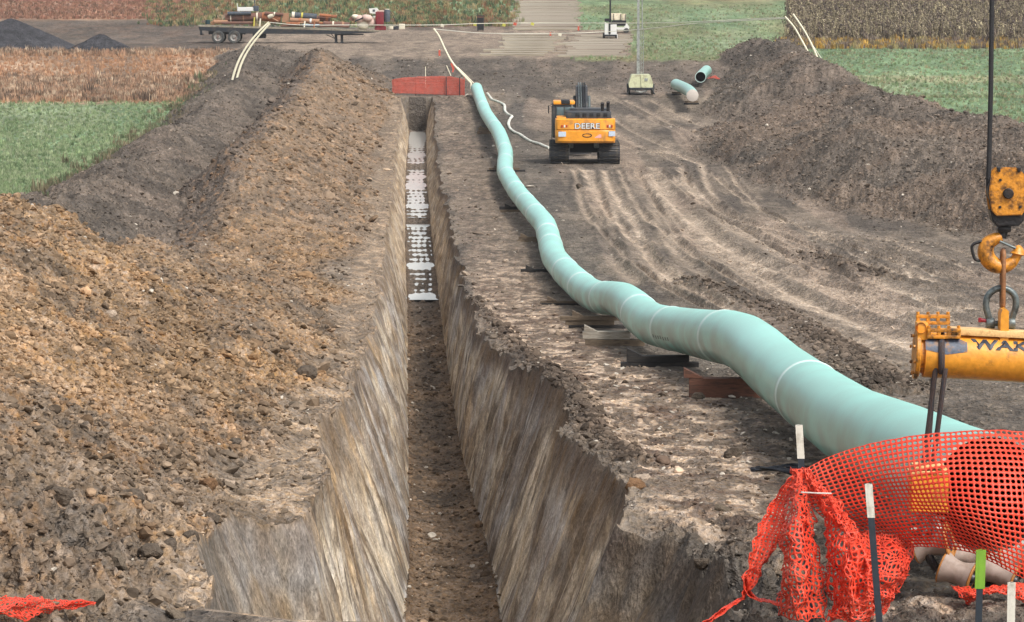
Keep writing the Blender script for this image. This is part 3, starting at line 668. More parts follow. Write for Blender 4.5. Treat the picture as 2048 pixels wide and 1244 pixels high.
# ---------------------------------------------------------------- the pipeline string
def pipe_mat(nm, c, grime):
    m, t, b = new_mat(nm)
    at = N(t, 'ShaderNodeAttribute', attribute_name='along'); cx = N(t, 'ShaderNodeCombineXYZ'); t.links.new(at.outputs['Fac'], cx.inputs[0])
    n0 = N(t, 'ShaderNodeTexNoise', Scale=9.0, Detail=5.0, Roughness=.7); t.links.new(cx.outputs[0], n0.inputs['Vector'])
    ge = N(t, 'ShaderNodeNewGeometry'); mp = N(t, 'ShaderNodeMapping'); mp.inputs['Scale'].default_value = (1, .25, 1); t.links.new(ge.outputs['Position'], mp.inputs[0])
    n1 = N(t, 'ShaderNodeTexNoise', Scale=2.2, Detail=6.0); t.links.new(mp.outputs[0], n1.inputs['Vector'])
    r0 = N(t, 'ShaderNodeMapRange'); r0.inputs[1].default_value = .3; r0.inputs[2].default_value = .7; r0.inputs[3].default_value = .88; r0.inputs[4].default_value = 1.1; t.links.new(n0.outputs['Fac'], r0.inputs[0])
    mu = N(t, 'ShaderNodeVectorMath', operation='SCALE'); mu.inputs[0].default_value = c; t.links.new(r0.outputs[0], mu.inputs['Scale'])
    # dust: more on the flanks near the ground where mud splashed
    sx = N(t, 'ShaderNodeAttribute', attribute_name='round'); r1 = N(t, 'ShaderNodeMapRange'); r1.inputs[1].default_value = .6; r1.inputs[2].default_value = -1.0; r1.inputs[3].default_value = .05; r1.inputs[4].default_value = .95
    t.links.new(sx.outputs['Fac'], r1.inputs[0]); r2 = N(t, 'ShaderNodeMapRange'); r2.inputs[1].default_value = .35; r2.inputs[2].default_value = .62; t.links.new(n1.outputs['Fac'], r2.inputs[0])
    q = N(t, 'ShaderNodeMath', operation='MULTIPLY'); t.links.new(r1.outputs[0], q.inputs[0]); t.links.new(r2.outputs[0], q.inputs[1])
    q3 = N(t, 'ShaderNodeMath', operation='MULTIPLY_ADD'); t.links.new(r2.outputs[0], q3.inputs[0]); q3.inputs[1].default_value = .16; t.links.new(q.outputs[0], q3.inputs[2])
    mx = N(t, 'ShaderNodeMix', data_type='RGBA'); t.links.new(q3.outputs[0], mx.inputs[0]); t.links.new(mu.outputs[0], mx.inputs[6]); mx.inputs[7].default_value = (*grime, 1)
    t.links.new(mx.outputs[2], b.inputs['Base Color']); b.inputs['Roughness'].default_value = .3; b.inputs['Specular IOR Level'].default_value = .5
    return m
M['pipe'] = pipe_mat('green pipe coating', lin(154, 222, 209, .97), lin(146, 162, 150, .62))
M['pipe2'] = pipe_mat('lighter green pipe coating', lin(158, 214, 200, .8), lin(150, 168, 156, .66))
M['band'] = mat('white weld band', lin(214, 240, 232, .9), .45, var=.05)
M['steel_in'] = mat('bare pipe steel', lin(72, 70, 66), .7, wear=lin(110, 84, 66), scale=4, var=.25, bump=.2)
M['steel_end'] = mat('bevelled pipe end', lin(200, 200, 190), .4, wear=lin(150, 130, 110), scale=8)
PR = .385
CL = [(1979, 990, 317), (1905, 955, 286), (1812, 903, 246), (1713, 856, 210), (1660, 820, 192), (1620, 790, 178), (1560, 745, 163), (1518, 707, 155), (1490, 686, 149), (1460, 675, 142), (1432, 672, 135), (1385, 664, 122), (1335, 655, 112), (1307, 648, 108),
      (1288, 636, 103), (1268, 616, 98), (1247, 601, 93), (1222, 596, 88), (1200, 595, 84), (1176, 584, 79.5), (1138, 551, 73), (1108, 515, 66), (1098, 478, 60), (1090, 450, 57), (1070, 426, 54), (1035, 385, 48), (1010, 343, 43), (1011, 304, 38.5), (998, 266, 36), (972, 227, 32), (959, 195, 30), (953, 176, 29.2)]
_cl = [P(*c) for c in CL]; path = [a * .45 + _cl[min(i // 10, len(_cl) - 2)].lerp(_cl[min(i // 10, len(_cl) - 2) + 1], (i - 10 * min(i // 10, len(_cl) - 2)) / 10) * .55 for i, a in enumerate(spline(_cl, 10))]
acc = [0]
for i in range(1, len(path)): acc.append(acc[-1] + (path[i] - path[i - 1]).length)
def near_px(x, y):
    best = min(range(len(path)), key=lambda i: (lambda a, b, c: (1024 + F * a / c - x) ** 2 + (622 - F * b / c - y) ** 2)(path[i].x, path[i].z * CP + path[i].y * SP, path[i].y * CP - path[i].z * SP))
    return best
def tube_attr(name, mt, pts, along, r_, parent, n=40, r_in=None, mitre=None, org=None):
    vs = []; al = []; ro = []; fs = []; m = len(pts); org = org or Vector((0, 0, 0))
    for i, p in enumerate(pts):
        tg = (pts[min(i + 1, m - 1)] - pts[max(i - 1, 0)]).normalized()
        a = tg.cross(Vector((0, 0, 1))).normalized(); b = a.cross(tg).normalized()
        r = r_[i] if hasattr(r_, '__len__') else r_
        for k in range(n):
            g = 2 * math.pi * k / n; off = (a * math.cos(g) + b * math.sin(g)) * r
            q = p + off
            if mitre is not None and i == 0:
                q = q + tg * (-off.dot(mitre) / tg.dot(mitre))
            vs.append(q - org); al.append(along[i]); ro.append(math.sin(g))
    for i in range(m - 1):
        for k in range(n):
            l = (k + 1) % n; fs.append((i * n + k, (i + 1) * n + k, (i + 1) * n + l, i * n + l))
    me = bpy.data.meshes.new(name); me.from_pydata(vs, [], fs); me.materials.append(mt)
    for nm, ar in (('along', al), ('round', ro)):
        at = me.attributes.new(nm, 'FLOAT', 'POINT'); at.data.foreach_set('value', ar)
    me.polygons.foreach_set('use_smooth', [True] * len(fs)); me.update()
    bm = bmesh.new(); bm.from_mesh(me); bmesh.ops.recalc_face_normals(bm, faces=bm.faces); bm.to_mesh(me); bm.free()
    o = bpy.data.objects.new(name, me); COL.objects.link(o); o.parent = parent; return o
org = Vector((path[0].x, path[0].y, gz(path[0].x, path[0].y)))
pl = thing('pipeline', 'long mint green pipe string winding beside the open trench on timber skids', 'pipeline', org)
rings = [(1623, 788), (1450, 674), (1345, 652), (1279, 629), (1210, 597), (1165, 576), (1128, 545), (1100, 492), (1096, 468), (1072, 430), (1050, 407), (1030, 380), (1010, 352), (1010, 322), (1011, 300), (990, 254), (966, 214)]
ri = [0] + sorted(near_px(*r) for r in rings) + [len(path) - 1]
mit = Vector((.50, -1.0, .05)).normalized()
for a, b_ in zip(ri[:-1], ri[1:]):
    if b_ - a < 1: continue
    tube_attr('pipe_joint', M['pipe'], path[a:b_ + 1], acc[a:b_ + 1], PR, pl, mitre=mit if a == 0 else None, org=org)
for k in ri[1:-1]:
    t0 = (path[min(k + 1, len(path) - 1)] - path[k - 1]).normalized(); w = float(np.interp(path[k].y, [40, 60, 100, 160, 260], [.10, .16, .26, .34, .45]))
    tube_attr('weld_band', M['band'], [path[k] - t0 * w, path[k] - t0 * w * .5, path[k], path[k] + t0 * w * .5, path[k] + t0 * w], [0, 0, 0, 0, 0], [PR - .001, PR + .009, PR + .010, PR + .009, PR - .001], pl, org=org)
# the open end: inner steel, bevel
t0 = (path[1] - path[0]).normalized()
tube_attr('pipe_bore', M['steel_in'], [p - Vector((0, 0, 0)) for p in path[0:26]], acc[0:26], PR - .018, pl, mitre=mit, org=org)
def rim_ring(r0, r1, p, tg, mitre, d=0.0):
    a = tg.cross(Vector((0, 0, 1))).normalized(); b = a.cross(tg).normalized(); vs = []; n = 48
    for r in (r0, r1):
        for k in range(n):
            g = 2 * math.pi * k / n; off = (a * math.cos(g) + b * math.sin(g)) * r
            q = p + off
            if mitre is not None: q = q + tg * (-off.dot(mitre) / tg.dot(mitre))
            vs.append(q - tg * d - org)
    return vs, [(k, (k + 1) % n, n + (k + 1) % n, n + k) for k in range(n)]
mb = MB(); v1, f1 = rim_ring(PR - .019, PR + .004, path[0], t0, mit, .003); mb.add(v1, f1)
v2, f2 = rim_ring(PR + .004, PR + .0045, path[0], t0, mit, .003); v3, _ = rim_ring(PR + .004, PR + .0045, path[0], t0, mit, -.10)
mb.add(v2[:48] + v3[:48], [(k, (k + 1) % 48, 48 + (k + 1) % 48, 48 + k) for k in range(48)])
mb.build('cut_end', M['steel_end'], pl)
pe = path[-1]; te = (path[-1] - path[-2]).normalized(); mb = MB(); mb.lathe([(PR + .01, -.25), (PR + .01, 0), (PR * .6, .1), (0, .13)], te, pe - org, 32)
M['cap'] = mat('pale pipe cap', lin(190, 170, 140), .6, var=.1); mb.build('end_cap', M['cap'], pl, smooth=True)

# rubbed stencil dashes on the flank of one joint
M['stencil'] = mat('faded dark stencil', lin(70, 104, 98), .5, var=.3, wear=lin(150, 200, 190), wear_amt=.6, scale=30)
k0 = near_px(1362, 660)
for j in range(7):
    u = j * .55; kk = min(range(len(path)), key=lambda i: abs(acc[i] - acc[k0] + 1.8 - u)); tg = (path[kk + 1] - path[kk - 1]).normalized(); sa = tg.cross(Vector((0, 0, 1))).normalized(); sb_ = sa.cross(tg).normalized(); vs = []
    for i in range(4):
        g = math.pi + R(14 + i * 3 + (j % 3)); rr = PR + .003; c = path[kk] + (sa * math.cos(g) + sb_ * math.sin(g)) * rr - org
        vs += [c - tg * .14, c + tg * .14]
    mb = MB(); mb.add(vs, [(2 * i, 2 * i + 1, 2 * i + 3, 2 * i + 2) for i in range(3)]); mb.build('stencil_mark', M['stencil'], pl)

# timber skids under the pipe, each a small stack of boards
M['wood'] = mat('weathered timber', lin(120, 104, 86), .9, wear=lin(80, 66, 54), scale=5, var=.25, bump=.4, stretch=(.6, 4, 4))
M['wood_red'] = mat('red brown timber', lin(112, 74, 58), .9, wear=lin(70, 52, 44), scale=5, var=.2, bump=.4, stretch=(.6, 4, 4))
M['wood_dark'] = mat('black tarred timber', lin(40, 38, 38), .9, wear=lin(64, 58, 52), scale=5, var=.25, bump=.4, stretch=(.6, 4, 4))
M['wood_pale'] = mat('pale timber end', lin(176, 168, 154), .9, wear=lin(130, 116, 100), scale=5, var=.15, bump=.3, stretch=(.6, 4, 4))
def skid(i, x, label, mats, ln=1.3, shift=-.15, dy=0.0):
    k = min(range(len(path)), key=lambda j: abs(path[j].y - x)); p = path[k]; g = gz(p.x, p.y); h = max(p.z - PR - g, .12)
    t = thing('timber_skid', label, 'timber skid', (p.x + shift, p.y, g - .02), group='timber skids under the pipe'); n = len(mats); e = h / n
    for j, mm in enumerate(mats):
        mb = MB(); w = ln * (1 if j % 2 == 0 else .8)
        mb.box((random.uniform(-.08, .08) + (-.1 if j else 0), 0, e * (j + .5)), (w, .24 if j % 2 == 0 else .2, e * .96), rot=(0, 0, random.uniform(-.05, .05)), bev=.008); mb.build('board', M[mm], t)
    mb = MB(); s = -.42                                       # wedge that stops the pipe rolling
    mb.prism([(s - .14, h), (s + .12, h), (s - .14, h + .13)], -.1, .1); mb.build('wedge', M[mats[-1]], t)
    return t
skid(0, 52.5, 'red brown timber skid under the pipe bend nearest the camera, with a pale upright end', ['wood_red'], 1.1, -.32)
skid(1, 66.5, 'long black timber skid under the straight stretch of pipe', ['wood_dark', 'wood_dark'], 1.3, -.45)
skid(2, 80, 'timber skid of a pale block and a brown block under the pipe', ['wood', 'wood_pale'], 1.2, -.5)
skid(3, 91, 'timber skid of stacked boards below the hump of the pipe', ['wood_dark', 'wood', 'wood'], 1.4, -.3)
skid(4, 104, 'low dark timber skid below the pipe where the ground is black', ['wood_dark', 'wood'], 1.5, -.3)
skid(5, 121, 'timber skid at the left bend half way up the pipe', ['wood_dark'], 1.4, -.3)
skid(6, 140, 'small brown timber skid beyond the left bend', ['wood', 'wood'], 1.4, -.3)
skid(7, 163, 'timber skid on the far stretch before the S bend', ['wood', 'wood_dark'], 1.5, -.1)
skid(8, 200, 'timber skid with posts sticking out on both sides of the pipe by the excavator', ['wood_dark', 'wood'], 1.9, 0)
skid(9, 238, 'timber skid near the far end of the pipe', ['wood', 'wood'], 1.4, -.1)
# ---------------------------------------------------------------- crane hook, spreader bar, sling, roller cradle
M['yellow'] = mat('worn yellow paint', lin(232, 158, 52, .85), .42, wear=lin(120, 84, 48), wear_amt=.35, scale=7, var=.14, bump=.15)
M['yellow_deep'] = mat('greasy yellow paint', lin(214, 142, 44, .85), .4, wear=lin(60, 44, 34), wear_amt=.55, scale=14, var=.2, bump=.2)
M['yellow_pale'] = mat('pale yellow paint', lin(240, 196, 132, .85), .5, wear=lin(190, 130, 70), wear_amt=.4, scale=20, var=.12, bump=.15)  # paler yellow, used on the top plates
M['black'] = mat('black greased steel', lin(34, 32, 34), .45, wear=lin(64, 52, 46), scale=12, var=.3, bump=.2)
M['rope'] = mat('black wire rope', lin(30, 30, 34), .55, var=.3, scale=30, stretch=(1, 1, 6), bump=.5)
M['grey_steel'] = mat('grey forged steel', lin(112, 122, 122), .4, .4, wear=lin(60, 62, 62), scale=14, var=.2, bump=.15)
M['sling'] = mat('dark textile sling', lin(84, 70, 66), .85, wear=lin(60, 76, 92), scale=9, var=.25, stretch=(8, 8, 1), bump=.5)
M['brown_steel'] = mat('rusty brown link', lin(162, 112, 70), .6, wear=lin(110, 74, 52), scale=12, var=.2, bump=.2)
M['red'] = mat('red pin', lin(150, 20, 40), .5, var=.1)
M['letter'] = mat('navy lettering', lin(22, 34, 52), .5, var=.3, wear=lin(120, 96, 60), wear_amt=.2, scale=24)
S0 = 320.0
def at0(x, y, s=S0): return P(x, y, s)
def pl_(pts, cx, cy, s=S0): return [((x - cx) / s, (cy - y) / s) for x, y in pts]
# hook block
o = at0(2010, 420); hb = thing('crane_hook_block', 'yellow crane hook block hanging on two black wire ropes at the right edge', 'crane hook', o)
def q(x, y, d=0.0): return Vector(((x - 2010) / S0, d, (420 - y) / S0))
def rounded(poly, cx, cy, y0, y1, bev=.006):
    mb = MB(); mb.prism(pl_(poly, cx, cy), y0, y1)
    bm = bmesh.new(); vs = [bm.verts.new(v) for v in mb.v]
    for f in mb.f: bm.faces.new([vs[i] for i in f])
    bmesh.ops.recalc_face_normals(bm, faces=bm.faces)
    es = [e for e in bm.edges if abs(e.verts[0].co.y - e.verts[1].co.y) < 1e-6]
    bmesh.ops.bevel(bm, geom=es, offset=bev, segments=2, affect='EDGES')
    m2 = MB(); m2.v = [v.co.copy() for v in bm.verts]; bm.verts.index_update(); m2.f = [tuple(v.index for v in f.verts) for f in bm.faces]; bm.free(); return m2
cheek = [(1990, 336), (2034, 336), (2046, 350), (2052, 385), (2048, 414), (2040, 428), (1990, 430), (1980, 420), (1974, 385), (1978, 352)]
for y0, y1 in ((-.10, -.075), (.075, .10)): rounded(cheek, 2010, 420, y0, y1).build('cheek_plate', M['yellow_deep'], hb, smooth=True)
mb = MB(); mb.lathe([(.0, -.062), (.10, -.062), (.118, -.055), (.118, .055), (.10, .062), (0, .062)], (0, 1, 0), q(2011, 380), 28); mb.build('sheave', M['black'], hb, smooth=True)
for sg in (-1, 1):
    mb = MB(); mb.lathe([(0, sg * .125), (.028, sg * .125), (.034, sg * .118), (.034, sg * .09)], (0, 1, 0), q(2012, 385), 14); mb.build('axle_cap', M['black'], hb, smooth=True)
for xx in (1993, 2033): mb = MB(); mb.box(q(xx, 337, -.088), (.02, .05, .03), bev=.004); mb.build('top_bolt', M['black'], hb)
for xx, yy in ((1996, 358), (1996, 412), (2036, 412)): mb = MB(); mb.lathe([(0, -.108), (.009, -.108), (.009, -.09)], (0, 1, 0), q(xx, yy), 8); mb.build('bolt', M['black'], hb)
rounded([(1978, 420), (2048, 418), (2045, 440), (2036, 450), (1992, 452), (1982, 440)], 2010, 420, -.074, .074, .008).build('bottom_weight', M['black'], hb, smooth=True)
mb = MB(); mb.cyl(q(2010, 446), q(2004, 476), .03, 14); mb.box(q(2008, 458), (.085, .09, .035), bev=.01); mb.build('swivel', M['black'], hb, smooth=True)
ctr = (2006, 500)
hp = [(2004, 474), (1990, 478), (1976, 488), (1972, 504), (1978, 520), (1992, 531), (2008, 533), (2024, 526), (2034, 513), (2036, 500), (2033, 492)]
mb = MB(); mb.tube(spline([q(x, y) for x, y in hp], 5), [.030 + .022 * math.sin(math.pi * min(1, k / 38)) ** .8 if k < 42 else max(.014, .05 - (k - 42) * .004) for k in range(51)], 14)
mb.build('hook', M['yellow_deep'], hb, smooth=True)
mb = MB(); mb.tube(spline([q(x, y, -.01) for x, y in [(1978, 482), (1958, 484), (1945, 491), (1946, 505), (1952, 519), (1966, 521), (1980, 518)]], 5), .010, 8); mb.build('hook_handle', M['black'], hb, smooth=True)
mb = MB(); mb.tube([q(1999, 482, -.03), q(2031, 496, -.03)], .008, 8); mb.build('latch', M['grey_steel'], hb, smooth=True)
for xx in (1984, 2050):
    mb = MB(); top = q(xx - 3 if xx < 2000 else xx - 2, -900); mb.tube([top, q(xx - 5 if xx < 2000 else xx, 180), q(xx - 7 if xx < 2000 else xx + 3, 330), q(xx - 8 if xx < 2000 else xx, 370), q(xx + 2 if xx < 2000 else xx - 10, 420)], .0155, 10)
    mb.build('wire_rope', M['rope'], hb, smooth=True)
# link and shackle
lk = thing('lifting_link', 'long narrow rusty link hanging from the crane hook', 'lifting link', q(2007, 560) + o)
mb = MB(); c = [(0, -.012, .195), (-.012, 0, .20)]
ring = [Vector((0, math.cos(g) * .038, math.copysign(1, math.sin(g)) * .14 + math.sin(g) * .045)) for g in [2 * math.pi * (k + .5) / 20 for k in range(20)]]
mb.tube(ring, .0155, 10, close=True); mb.build('link_ring', M['brown_steel'], lk, smooth=True)
sh_o = q(2004, 625) + o
shk = thing('shackle', 'grey bow shackle with a red pin joining the link to the spreader bar', 'shackle', sh_o)
def q2(x, y, d=0.0): return Vector(((x - 2004) / S0, d, (625 - y) / S0))
bow = [(1984, 652), (1980, 636), (1974, 612), (1978, 592), (1991, 580), (2004, 577), (2018, 580), (2031, 592), (2034, 612), (2027, 636), (2023, 652)]
mb = MB(); mb.tube(spline([q2(x, y) for x, y in bow], 5), .021, 12)
for x in (1983, 2024): mb.lathe([(0, -.026), (.034, -.026), (.038, -.018), (.038, .018), (.034, .026), (0, .026)], (1, 0, 0), q2(x, 648), 14)
mb.build('bow', M['grey_steel'], shk, smooth=True)
mb = MB(); mb.cyl(q2(1977, 648), q2(2030, 648), .018, 12); mb.build('pin', M['grey_steel'], shk, smooth=True)
mb = MB(); mb.cyl(q2(1964, 641), q2(1977, 643), .012, 10); mb.box(q2(1962, 641), (.02, .012, .03), bev=.003); mb.build('pin_handle', M['red'], shk, smooth=True)
# spreader bar
so = at0(2005, 715); sb = thing('spreader_bar', 'yellow tubular spreader bar with navy lettering hung below the shackle', 'spreader bar', so)
TILT = .028
def q3(x, y, d=0.0): return Vector(((x - 2005) / S0, d, (715 - y) / S0))
rb = .142
c0, c1 = q3(1846, 709), q3(2170, 727)
mb = MB(); ax = (c1 - c0); Lb = ax.length; mb.lathe([(rb - .02, 0), (rb, .004), (rb, Lb - .004), (rb - .02, Lb)], ax, c0, 48); mb.lathe([(0, .002), (rb - .02, 0)], ax, c0, 48); mb.build('tube', M['yellow'], sb, smooth=True)
for xx, yy, nm in ((1832, 708, 'end_flange'), (2184, 728, 'end_flange')):
    mb = MB(); mb.lathe([(0, -.012), (.150, -.012), (.156, -.006), (.156, .012), (.150, .018), (0, .018)], ax, q3(xx, yy), 40); mb.cyl(q3(xx, yy), q3(xx + (16 if xx < 2000 else -16), yy + .5), .12, 30); mb.build(nm, M['yellow_deep'], sb, smooth=True)
for k in range(8):
    g = 2 * math.pi * k / 8 + .3; mb = MB(); p = q3(1827, 708) + Vector((0, math.cos(g) * .125, math.sin(g) * .125)); mb.cyl(p, p - Vector((.012, 0, 0)), .011, 6); mb.build('flange_bolt', M['yellow_deep'], sb)
mb = MB(); mb.box(q3(1990, 665), (.56, .17, .040), rot=(0, TILT * 1.8, 0), bev=.006); mb.box(q3(2120, 673), (.26, .17, .040), rot=(0, TILT * 1.8, 0), bev=.006); mb.build('top_plate', M['yellow_pale'], sb, smooth=True)
mb = MB(); mb.prism(pl_([(1997, 680), (1998, 626), (2001, 617), (2008, 615), (2014, 620), (2014, 682)], 2005, 715), -.075, .075); mb.build('lifting_lug', M['yellow'], sb, smooth=True)
# two bolted clamp rails at the end
for (x0, x1, y0, dd) in ((1833, 1901, 634, .06), (1850, 1917, 657, -.10)):
    mb = MB(); mb.box(q3((x0 + x1) / 2, y0, dd), ((x1 - x0) / S0, .05, .022), bev=.004); mb.box(q3((x0 + x1) / 2, y0 + 13, dd), ((x1 - x0) / S0, .05, .022), bev=.004)
    for k in range(4): mb.box(q3(x0 + 4 + k * (x1 - x0 - 8) / 3, y0 + 6, dd), (.022, .045, .03), bev=.003)
    mb.build('clamp_rail', M['yellow_deep'], sb, smooth=True)
    for k in range(4):
        mb = MB(); p = q3(x0 + 4 + k * (x1 - x0 - 8) / 3, y0 - 4, dd); mb.cyl(p, p + Vector((0, 0, .016)), .011, 6); mb.build('clamp_bolt', M['yellow_deep'], sb)
mb = MB(); mb.box(q3(1842, 660, -.02), (.07, .16, .11), bev=.012); mb.build('clamp_block', M['yellow'], sb, smooth=True)
mb = MB(); mb.lathe([(0, 0), (.03, .0), (.034, .006), (.034, .03)], (0, -1, 0), q3(1838, 652, -.08), 14); mb.build('clamp_nut', M['yellow'], sb, smooth=True)
tx = text_part('lettering', 'WAKO', .098, M['letter'], sb, (0, 0, 0), ext=.001, off=.004, sx=1.5, sp=1.0)
me = tx.data
for v in me.vertices:                                              # lettering wrapped on the tube
    a = v.co.y / rb + R(40); d = rb + .0025 + v.co.z
    v.co = Vector((v.co.x, -math.cos(a) * d, math.sin(a) * d))
tx.rotation_euler = (0, TILT * 2, 0); tx.location = q3(2014, 718); tx.scale = (1.5, 1, 1)
M['letter'].node_tree.nodes['Principled BSDF'].inputs['Roughness'].default_value = .5
# the sling: a wrap over the bar and two legs down to the cradle
sl = thing('lifting_sling', 'dark textile sling wrapped over the spreader bar and hanging down in two legs', 'sling', q3(1875, 760) + so)
def q4(x, y, d=0.0): return Vector(((x - 1875) / S0, d, (760 - y) / S0))
cbar = q4(1882, 711)
arc = [cbar + Vector((-.012 * math.cos(g), -(rb + .008) * math.cos(g), (rb + .008) * math.sin(g))) for g in [R(-40 + k * 22) for k in range(11)]]
arc = [a_ for a_ in arc]
mb = MB(); mb.tube(arc, .020, 8, flat=1.0); mb.build('wrap', M['sling'], sl, smooth=True)
M['worn'] = mat('scuffed grease on the bar', lin(86, 96, 112), .5, wear=lin(170, 120, 60), scale=18, wear_amt=.5, var=.3)
mb = MB(); n = 22; vs = []; fs = []                                  # grease patch, lies on the tube
for i in range(n):
    for k in range(9):
        u = (i / (n - 1) - .5) * .26; g = R(8 + k * 8 * (1 - abs(u) * 4.5) + 18 * abs(u) * 4)
        vs.append(cbar + Vector(sl.location) - so + Vector((u + .02, -(rb + .0025) * math.cos(g), (rb + .0025) * math.sin(g) - u * TILT * 2)))
for i in range(n - 1):
    for k in range(8): fs.append((i * 9 + k, i * 9 + k + 1, (i + 1) * 9 + k + 1, (i + 1) * 9 + k))
mb.add(vs, fs); mb.build('scuff', M['worn'], sb, smooth=True)
for (x0, y0), (x1, y1), d0 in (((1866, 748), (1848, 930), -.11), ((1884, 748), (1866, 930), -.15), ((1872, 748), (1858, 925), .11)):
    mb = MB(); mb.tube([q4(x0 + 2, y0 - 16, d0), q4(x0, y0, d0), q4((x0 + x1) / 2, (y0 + y1) / 2, d0 * .7), q4(x1, y1, d0 * .3)], .0165, 8); mb.build('sling_leg', M['sling'], sl, smooth=True)
# roller cradle
M['roller'] = mat('dusty polyurethane roller', lin(176, 158, 146), .7, wear=lin(140, 118, 100), scale=6, var=.1, bump=.1)
M['roller_rim'] = mat('amber roller edge', lin(190, 128, 62), .6, var=.15)
M['hub'] = mat('worn steel hub', lin(96, 98, 102), .35, .6, wear=lin(60, 50, 44), scale=20, var=.3)
mo = path[0]; cr = thing('roller_cradle', 'yellow roller cradle hugging the open end of the pipe behind the orange netting', 'pipe cradle', at0(1860, 1000))
cro = Vector(cr.location)
def q5(x, y, d=0.0): return Vector(((x - 1860) / S0, d, (1000 - y) / S0))
rounded([(1818, 940), (1894, 940), (1894, 1022), (1818, 1022)], 1860, 1000, -.09, .09, .008).build('cradle_head', M['yellow'], cr, smooth=True)
for y, w in ((930, 62), (941, 80)):
    mb = MB(); mb.box(q5(1855, y), (w / S0, .2, .02), bev=.004); mb.build('head_plate', M['yellow_pale'], cr)
for xx in (1846, 1866):
    mb = MB(); mb.box(q5(xx, 1045), (.024, .16, .16), bev=.004); mb.build('link_plate', M['grey_steel'], cr)
for y in (1036, 1058):
    mb = MB(); mb.cyl(q5(1822, y, -.03), q5(1888, y - 2, -.03), .016, 10); mb.build('cross_pin', M['steel_end'], cr, smooth=True)
def roller(x, y, ang, ln, r, d=0.0):
    c = q5(x, y, d); ax = Vector((math.cos(ang), -.35, math.sin(ang))).normalized(); h = ln / 2
    mb = MB(); pr = []
    for k in range(11):
        u = -1 + 2 * k / 10; pr.append((r * (.70 + .30 * u * u), u * h * .88))
    mb.lathe(pr, ax, c, 28); mb.build('roller', M['roller'], cr, smooth=True)
    for sg in (-1, 1):
        mb = MB(); mb.lathe([(r * .97, sg * h * .88), (r * 1.02, sg * h * .94), (r * .98, sg * h), (r * .6, sg * h)], ax, c, 28); mb.build('roller_rim', M['roller_rim'], cr, smooth=True)
        mb = MB(); mb.lathe([(r * .6, sg * h), (r * .55, sg * h * .93), (r * .3, sg * h * .93), (r * .28, sg * h * 1.1), (0, sg * h * 1.12)], ax, c, 20); mb.build('hub', M['hub'], cr, smooth=True)
roller(1868, 1088, R(12), .22, .115, .04); roller(1914, 1143, R(-20), .21, .105, -.06); roller(1940, 1122, R(-14), .15, .08, .10)
roller(1998, 1146, R(-22), .22, .10, -.05); roller(2040, 1120, R(15), .2, .095, .0); roller(2100, 1070, R(50), .2, .1, .0)
mb = MB(); ch = [q5(*a, .02) for a in [(1846, 1058), (1862, 1120), (1900, 1158), (1955, 1168), (2030, 1158), (2090, 1110), (2120, 1040)]]
mb.tube(spline(ch, 5), .028, 8); mb.build('cradle_frame', M['black'], cr, smooth=True)
mb = MB(); mb.box(q5(1888, 1135, -.02), (.06, .10, .13), rot=(0, R(25), 0), bev=.01); mb.build('knuckle', M['hub'], cr, smooth=True)

# ---------------------------------------------------------------- orange safety netting: real strands round real holes
def net_mat(nm, c, c2):
    m, t, b = new_mat(nm); ge = N(t, 'ShaderNodeNewGeometry'); n = N(t, 'ShaderNodeTexNoise', Scale=3.0, Detail=3.0); t.links.new(ge.outputs['Position'], n.inputs['Vector'])
    mx = N(t, 'ShaderNodeMix', data_type='RGBA'); r = N(t, 'ShaderNodeMapRange'); r.inputs[1].default_value = .35; r.inputs[2].default_value = .65; t.links.new(n.outputs['Fac'], r.inputs[0])
    t.links.new(r.outputs[0], mx.inputs[0]); mx.inputs[6].default_value = (*c, 1); mx.inputs[7].default_value = (*c2, 1); t.links.new(mx.outputs[2], b.inputs['Base Color'])
    b.inputs['Roughness'].default_value = .45
    tr = N(t, 'ShaderNodeBsdfTranslucent'); t.links.new(mx.outputs[2], tr.inputs[0]); ms = N(t, 'ShaderNodeMixShader'); ms.inputs[0].default_value = .3
    t.links.new(b.outputs[0], ms.inputs[1]); t.links.new(tr.outputs[0], ms.inputs[2]); t.links.new(ms.outputs[0], t.nodes['Material Output'].inputs[0]); return m
M['net'] = net_mat('orange net', (.86, .07, .03), (.80, .10, .05)); M['net_far'] = net_mat('faded orange net', (.55, .09, .055), (.46, .10, .07))
def lerp_rows(rows_, nu, nv):
    """grid of points lofted through several poly-lines"""
    rs = []
    for r in rows_:
        p = spline(r, 12); L = [0]
        for i in range(1, len(p)): L.append(L[-1] + (p[i] - p[i - 1]).length)
        a = np.array([[v.x, v.y, v.z] for v in p]); u = np.linspace(0, L[-1], nu + 1)
        rs.append(np.stack([np.interp(u, L, a[:, k]) for k in range(3)], 1))
    rs = np.array(rs); out = np.zeros((nv + 1, nu + 1, 3)); cols = len(rs)
    for j in range(nu + 1):
        c = spline([Vector(rs[i, j]) for i in range(cols)], 10) if cols > 2 else [Vector(rs[0, j]), Vector(rs[1, j])]
        a = np.array([[v.x, v.y, v.z] for v in c]); u = np.linspace(0, len(c) - 1, nv + 1)
        out[:, j] = np.stack([np.interp(u, np.arange(len(c)), a[:, k]) for k in range(3)], 1)
    return out
